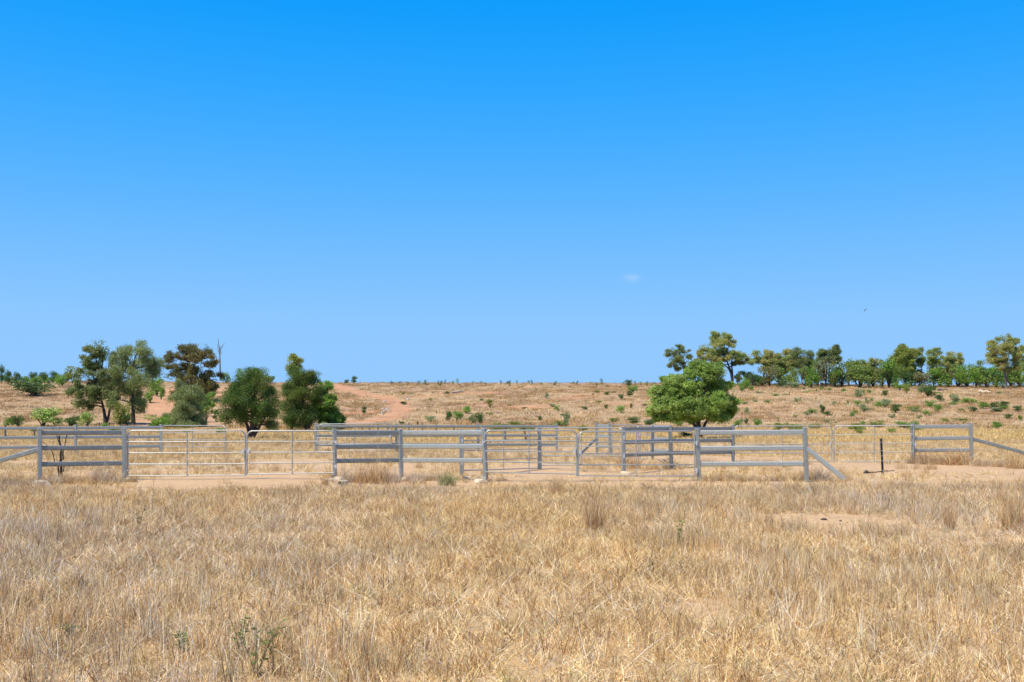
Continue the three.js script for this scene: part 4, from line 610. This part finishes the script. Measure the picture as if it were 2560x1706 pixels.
const T = {
  mat: [0, 1, 2, 3].map(() => tuft(40, 0.16, [0.05, 0.17], [0.004, 0.0085], [0.5, 1.45], [0.1, 0.9], [C.straw, C.straw, C.straw, C.pale, C.stem])),
  low: [0, 1, 2].map(() => tuft(30, 0.1, [0.06, 0.2], [0.004, 0.008], [0.1, 0.9], [0.1, 0.8], [C.straw, C.straw, C.rust, C.stem])),
  stand: [0, 1, 2, 3].map(() => tuft(18, 0.09, [0.14, 0.42], [0.0035, 0.0065], [0.0, 0.3], [0.0, 0.25], [C.stem, C.stem, C.straw, C.dull])),
  dry: [0, 1].map(() => tuft(22, 0.1, [0.14, 0.36], [0.0035, 0.0065], [0.0, 0.55], [0, 0.4], [C.stem, C.pale, C.straw, C.pale])),
  lean: [0, 1, 2].map(() => tuft(7, 0.14, [0.25, 0.6], [0.003, 0.006], [0.3, 1.25], [-0.1, 0.35], [C.pale, C.pale, C.straw])),
  rust: [0, 1, 2].map(() => tuft(90, 0.16, [0.16, 0.44], [0.003, 0.0055], [0.02, 0.6], [0.05, 0.45], [C.rust, C.rust, C.straw, C.dull])),
  dull: [0, 1].map(() => tuft(80, 0.18, [0.14, 0.4], [0.003, 0.0055], [0.02, 0.7], [0.0, 0.5], [C.dull, C.dull, C.stem])),
  green: [0, 1].map(() => tuft(30, 0.1, [0.06, 0.2], [0.003, 0.005], [0.1, 0.9], [0.1, 0.8], [C.green, C.green, C.straw])),
  far: [0, 1, 2].map(() => tuft(40, 0.5, [0.1, 0.34], [0.014, 0.03], [0.0, 0.8], [0.0, 0.5], [C.straw, C.straw, C.stem, C.rust])),
  hill: [0, 1, 2].map(() => tuft(36, 0.7, [0.14, 0.5], [0.03, 0.06], [0.0, 0.7], [0.0, 0.5], [C.stem, C.rust, C.straw, C.dull])),
  hillpale: [0, 1].map(() => tuft(30, 0.7, [0.12, 0.4], [0.03, 0.06], [0.0, 0.8], [0.0, 0.5], [C.straw, C.pale, C.stem])),
};
function scatter(name, label, kinds, place) { // place(put): put(kind, x, z, scale, tint, squash)
  const lots = {};
  place((kind, x, z, s, tint = 1, hs = 1) => {
    const key = kind + Math.floor(rnd() * T[kind].length); const l = (lots[key] ??= { g: T[kind][+key.slice(kind.length)], m: [], c: [] });
    Q.setFromEuler(new THREE.Euler(rr(-0.12, 0.12), rr(0, 6.283), rr(-0.12, 0.12))); l.m.push(MT.compose(V(x, height(x, z), z), Q, V(s, s * hs, s)).toArray()); const w = rr(-0.05, 0.05), t = (Array.isArray(tint) ? tint : [tint, tint, tint]); l.c.push([t[0] * (1 + w), t[1], t[2] * (1 - w)]);
  });
  const g = new THREE.Group(); g.name = name; g.userData = { kind: 'stuff', label, category: 'grass' }; scene.add(g);
  for (const l of Object.values(lots)) { const im = shadows(new THREE.InstancedMesh(l.g, GRASS, l.m.length)); l.m.forEach((m, i) => { im.setMatrixAt(i, MT.fromArray(m)); im.setColorAt(i, COL.setRGB(...l.c[i])); }); im.name = 'grass_blades'; im.userData.kind = 'stuff'; g.add(im); }
}
// even sampling of the ground that the picture shows between two depths, n per square metre
function field(d0, d1, n, margin, f) { const W = (d) => d * 0.515 + margin, area = ((d1 - d0) * (W(d0) + W(d1))) , N = Math.round(area * n); for (let k = 0; k < N; k++) { let d; do d = rr(d0, d1); while (rnd() * W(d1) > W(d)); const x = rr(-1, 1) * W(d); f(x, -d, d); } }
const tall = (x, z) => fbm(x * 0.8 + 3, z * 0.45 + 11, 3), hue = (x, z) => fbm(x * 0.3 + 60, z * 0.22 + 2, 3);
const tintAt = (x, z) => { const h = (hue(x, z) - 0.5) * 1.3, k = 0.97 + 0.5 * (fbm(x * 1.7, z * 1.2, 2) - 0.5); return [k * (1 + h * 0.08), k, k * (1 - h * 0.3)]; };
reseed(2024);
scatter('straw_grass', 'dry straw-coloured grass covering the paddock in front of the yard', null, (put) => {
  field(4.2, 23, 66, 1.5, (x, z, d) => { const [b] = soilAt(x, z); if (rnd() < b * 0.95) return; const w = mix(0.92, 1.2, smooth(7, 18, d)); if (rnd() > 1.1 / w) return; put(rnd() < 0.62 ? 'mat' : 'low', x, z, w * rr(0.7, 1.25) * (b > 0.3 ? 0.6 : 1), tintAt(x, z), 1 / Math.sqrt(w)); });
  field(4.2, 23, 26, 1.5, (x, z, d) => {
    const [b] = soilAt(x, z), t = tall(x, z), edge = smooth(19.6, 16, d + (fbm(x * 0.4, z * 0.2, 2) - 0.5) * 5) ; if (rnd() < b * 1.1) return; const right = smooth(4.5, 7, x / (d / 20));
    if (rnd() > mix(0.1, 1, smooth(0.3, 0.62, t)) * Math.max(mix(0.1, 1, edge), right)) return;
    const w = mix(0.92, 1.2, smooth(7, 18, d)); if (rnd() > 1 / Math.sqrt(w)) return; put(rnd() < 0.62 ? 'stand' : 'dry', x, z, w * rr(0.65, 1.1), tintAt(x, z), (rr(0.6, 1.05) * mix(0.58, 1.0, smooth(0.35, 0.65, t))) / w);
  });
  field(4.2, 20, 3.2, 1.5, (x, z, d) => { if (rnd() < soilAt(x, z)[0]) return; put('lean', x, z, rr(0.55, 1.1), rr(0.85, 1.05)); });
  field(4.2, 22, 1.1, 1.5, (x, z, d) => { if (rnd() < soilAt(x, z)[0] || tall(x + 30, z) < 0.45) return; put(rnd() < 0.6 ? 'rust' : 'dull', x, z, rr(0.45, 0.85), tintAt(x, z), rr(0.7, 1.05)); });
  field(4.2, 22, 2.6, 1.5, (x, z) => { if (rnd() < soilAt(x, z)[0]) return; put('green', x, z, rr(0.6, 1.1)); });
  field(14, 23, 4, 1.5, (x, z, d) => { if (rnd() < soilAt(x, z)[0] || x / (d / 20) < rr(3.6, 6)) return; put(rnd() < 0.6 ? 'rust' : 'dry', x, z, rr(0.5, 0.9), tintAt(x, z), rr(0.7, 1)); });
});
scatter('yard_grass', 'short yellow straw inside and around the cattle yard', null, (put) => {
  field(23, 60, 11, 3, (x, z, d) => { const [b] = soilAt(x, z); if (rnd() < b * 1.08 || rnd() > 1.25 - d / 80) return; put(rnd() < 0.5 ? 'mat' : 'low', x, z, rr(0.9, 1.6), tintAt(x, z).map((q, i) => q * (i === 2 ? 0.9 : 1))); });
  field(23, 60, 3.4, 3, (x, z, d) => { const [b] = soilAt(x, z); if (rnd() < b * 1.15 || tall(x * 0.6, z * 0.6) < 0.48) return; put(rnd() < 0.6 ? 'dry' : 'rust', x, z, rr(0.5, 0.85), tintAt(x, z)); });
  // rank grass the cattle leave along the rails and post feet
  const row = (u0, v0, u1, v1, n, kinds, s, h = 1) => { const a = gp(u0, v0), b = gp(u1, v1); for (let k = 0; k < n; k++) { const p = a.clone().lerp(b, rnd()); put(pick(kinds), p.x + gauss() * 0.25, p.z + gauss() * 0.4, rr(0.6, 1) * s, tintAt(p.x, p.z), h); } };
  row(0, 1210, 330, 1206, 110, ['dull', 'dry', 'dull', 'rust'], 0.75); row(0, 1222, 90, 1220, 40, ['dull', 'dry'], 0.8); row(845, 1205, 1000, 1203, 80, ['dull', 'rust', 'dry'], 0.72); row(1010, 1204, 1090, 1202, 22, ['dull'], 0.7); row(1160, 1202, 1240, 1206, 16, ['dull', 'dry'], 0.6);
  row(1750, 1204, 2120, 1200, 120, ['dry', 'rust', 'dry', 'dull'], 0.7); row(1500, 1176, 1730, 1172, 60, ['dry', 'rust', 'low'], 0.75); row(2290, 1161, 2440, 1159, 120, ['rust', 'dry', 'rust', 'dull'], 0.9); row(2440, 1166, 2560, 1168, 90, ['rust', 'dull', 'dry'], 0.85); row(2250, 1172, 2330, 1174, 30, ['rust', 'dry'], 0.7); row(1490, 1150, 1560, 1158, 30, ['rust', 'dry'], 0.8);
  field(55, 100, 2.0, 6, (x, z, d) => { const [b] = soilAt(x, z); if (rnd() < b * 1.1) return; put('far', x, z, rr(0.6, 1.15), tintAt(x, z).map((q, i) => q * (i === 2 ? 0.85 : 1)), rr(0.5, 1)); });
});
scatter('hill_grass', 'dry brown and pinkish grass over the hillside', null, (put) => {
  field(94, 228, 0.8, 12, (x, z, d) => { const [b] = soilAt(x, z), n = fbm(x * 0.11 + 3, z * 0.07 + 8, 3); if (rnd() < b * 1.2 || fbm(x * 0.4, z * 0.25, 3) < 0.36) return; put(n > 0.5 || rnd() < 0.4 ? 'hill' : 'hillpale', x, z, rr(0.6, 1.2), tintAt(x, z).map((q, i) => q * [0.86, 0.8, 0.68][i]), rr(0.5, 1)); });
});
// tussocks that stand out one by one
{
  const P = { rust: [0, 1].map(() => tuft(300, 0.22, [0.25, 0.62], [0.004, 0.008], [0.02, 0.75], [0.05, 0.5], [C.rust, C.rust, C.dull, C.straw], 3)), dull: [0, 1].map(() => tuft(260, 0.24, [0.2, 0.55], [0.004, 0.008], [0.02, 0.8], [0.05, 0.5], [C.dull, C.dull, C.stem, C.pale], 3)), sage: [tuft(420, 0.2, [0.2, 0.46], [0.006, 0.011], [0.05, 1.0], [0.0, 0.4], [[[0.32, 0.33, 0.13], [0.4, 0.39, 0.18], [0.44, 0.4, 0.2], [0.22, 0.23, 0.08]]], 2)], yel: [tuft(200, 0.16, [0.12, 0.3], [0.004, 0.008], [0.05, 0.9], [0.1, 0.6], [C.green, C.straw, C.green], 2)] };
  for (const [u, v, w, h, k, label] of [
    [946, 1211, 74, 58, 'rust', 'tall rust-brown tussock under the left bay of the two-bay fence'], [905, 1209, 60, 44, 'rust', 'brown tussock left of the tall rust-brown one under the two-bay fence'], [868, 1207, 46, 46, 'dull', 'grey-brown tussock beside the first post of the two-bay fence'], [985, 1208, 44, 36, 'dull', 'grey-brown tussock left of the middle post of the two-bay fence'],
    [1040, 1209, 56, 28, 'dull', 'low grey tussock right of the middle post of the two-bay fence'], [1118, 1215, 64, 46, 'sage', 'grey-green leafy clump in front of the right bay of the two-bay fence'], [1392, 1238, 50, 46, 'rust', 'brown tussock in the short straw below the near right gates'], [1487, 1330, 74, 96, 'rust', 'tall thin brown tussock in the foreground, right of centre'], [815, 1213, 30, 26, 'rust', 'brown tuft left of the pale flat stone'],
    [2395, 1163, 110, 40, 'rust', 'large rust tussock heaped under the far-right panel'], [2305, 1160, 70, 34, 'rust', 'brown tussock at the left post of the far-right panel'], [2540, 1172, 70, 34, 'rust', 'brown tussock near the right edge under the long low brace'], [2375, 1326, 40, 70, 'rust', 'tall brown tussock in the right-hand grass'], [2530, 1330, 90, 90, 'rust', 'big brown tussock at the right edge of the grass'], [2365, 1330, 32, 24, 'yel', 'small greenish tuft on the bare patch at the right'], [1845, 1295, 40, 36, 'dull', 'twiggy tuft at the left end of the bare path'],
    [1575, 1172, 90, 36, 'rust', 'brown tussock behind the flat pale stone and the near right gates'], [2060, 1204, 70, 40, 'dull', 'brown tussock at the foot of the steep brace'], [270, 1210, 80, 42, 'dull', 'grey-brown tussock at the hinge post of the wide near gate'], [135, 1214, 50, 30, 'dull', 'grey tussock at the roots of the burnt sapling'], [245, 1207, 60, 46, 'dull', 'brown tussock under the middle of the left panel']]) {
    const at = gp(u, v), s = -at.z / F, g = shadows(new THREE.Mesh(pick(P[k]), GRASS)); g.name = numbered(k === 'sage' ? 'leafy_clump' : 'grass_tussock'); g.position.copy(at); g.scale.set((w * s) / 0.66, (h * s) / 0.42, (w * s) / 0.66); g.rotation.y = rr(0, 6); scene.add(g); tag(g, label, 'tussock');
  }
}
{ // tall weeds in the foreground
  const WEED = [[0.2, 0.27, 0.06], [0.26, 0.3, 0.08], [0.14, 0.2, 0.05]], STALK = new THREE.MeshStandardMaterial({ name: 'dry stalk', color: new THREE.Color(0.13, 0.1, 0.05), roughness: 0.9 });
  function weed(u, v, top, spread, n, leafy, label, name = 'weed', cols = WEED) {
    const at = gp(u, v), d = -at.z, s = d / F, h = (v - top) * s, g = thing(name, label, 'weed', at), L = new Leaves(), st = [];
    for (let k = 0; k < n; k++) {
      const lean = n > 1 ? rr(-1, 1) * spread * s : 0.02, e = V(lean, h * rr(0.7, 1), rr(-0.5, 0.5) * spread * s), c = new THREE.QuadraticBezierCurve3(V(rr(-0.02, 0.02), -0.03, 0), V(lean * 0.3, e.y * 0.6, e.z * 0.4), e).getPoints(10);
      st.push(tube(c, c.map((_, i) => mix(0.004, 0.0015, i / 10)), 5, false));
      for (let i = 3; i <= 10; i++) for (let q = 0; q < leafy; q++) { const dir = onSphere(); dir.y = Math.abs(dir.y) * 0.5; dir.normalize(); L.quad(c[i].clone().add(V(0, rr(-0.02, 0.02), 0)), dir, rr(0.025, 0.06), rr(0.01, 0.02), new THREE.Vector3().crossVectors(dir, onSphere()).normalize(), pick(cols)); }
    }
    part('stalk', mergeGeometries(st), STALK, g); part('leaves', L.geometry(), FOL, g);
  }
  reseed(61);
  weed(640, 1690, 1555, 60, 5, 1, 'green leafy weed standing in the foreground straw, lower left of centre'); weed(690, 1655, 1575, 45, 4, 1, 'green leafy weed right of the taller weed in the foreground'); weed(600, 1640, 1530, 30, 4, 1, 'thin green weed left of the taller weed in the foreground'); weed(450, 1640, 1590, 30, 4, 2, 'low green weed in the foreground straw at the left');
  weed(379, 1290, 1191, 5, 1, 3, 'single dark dry thistle stalk in front of the wide near gate', 'thistle_stalk', [[0.1, 0.075, 0.04], [0.14, 0.1, 0.05]]); weed(347, 1325, 1262, 14, 2, 2, 'thin grey-green stalk left of the dark thistle stalk', 'thistle_stalk', [[0.12, 0.13, 0.06]]); weed(1695, 1375, 1300, 14, 3, 2, 'thin green stalk in the grass right of centre'); weed(180, 1590, 1560, 30, 5, 2, 'low dark green weed near the left edge of the foreground');
}
renderer.render(scene, camera);
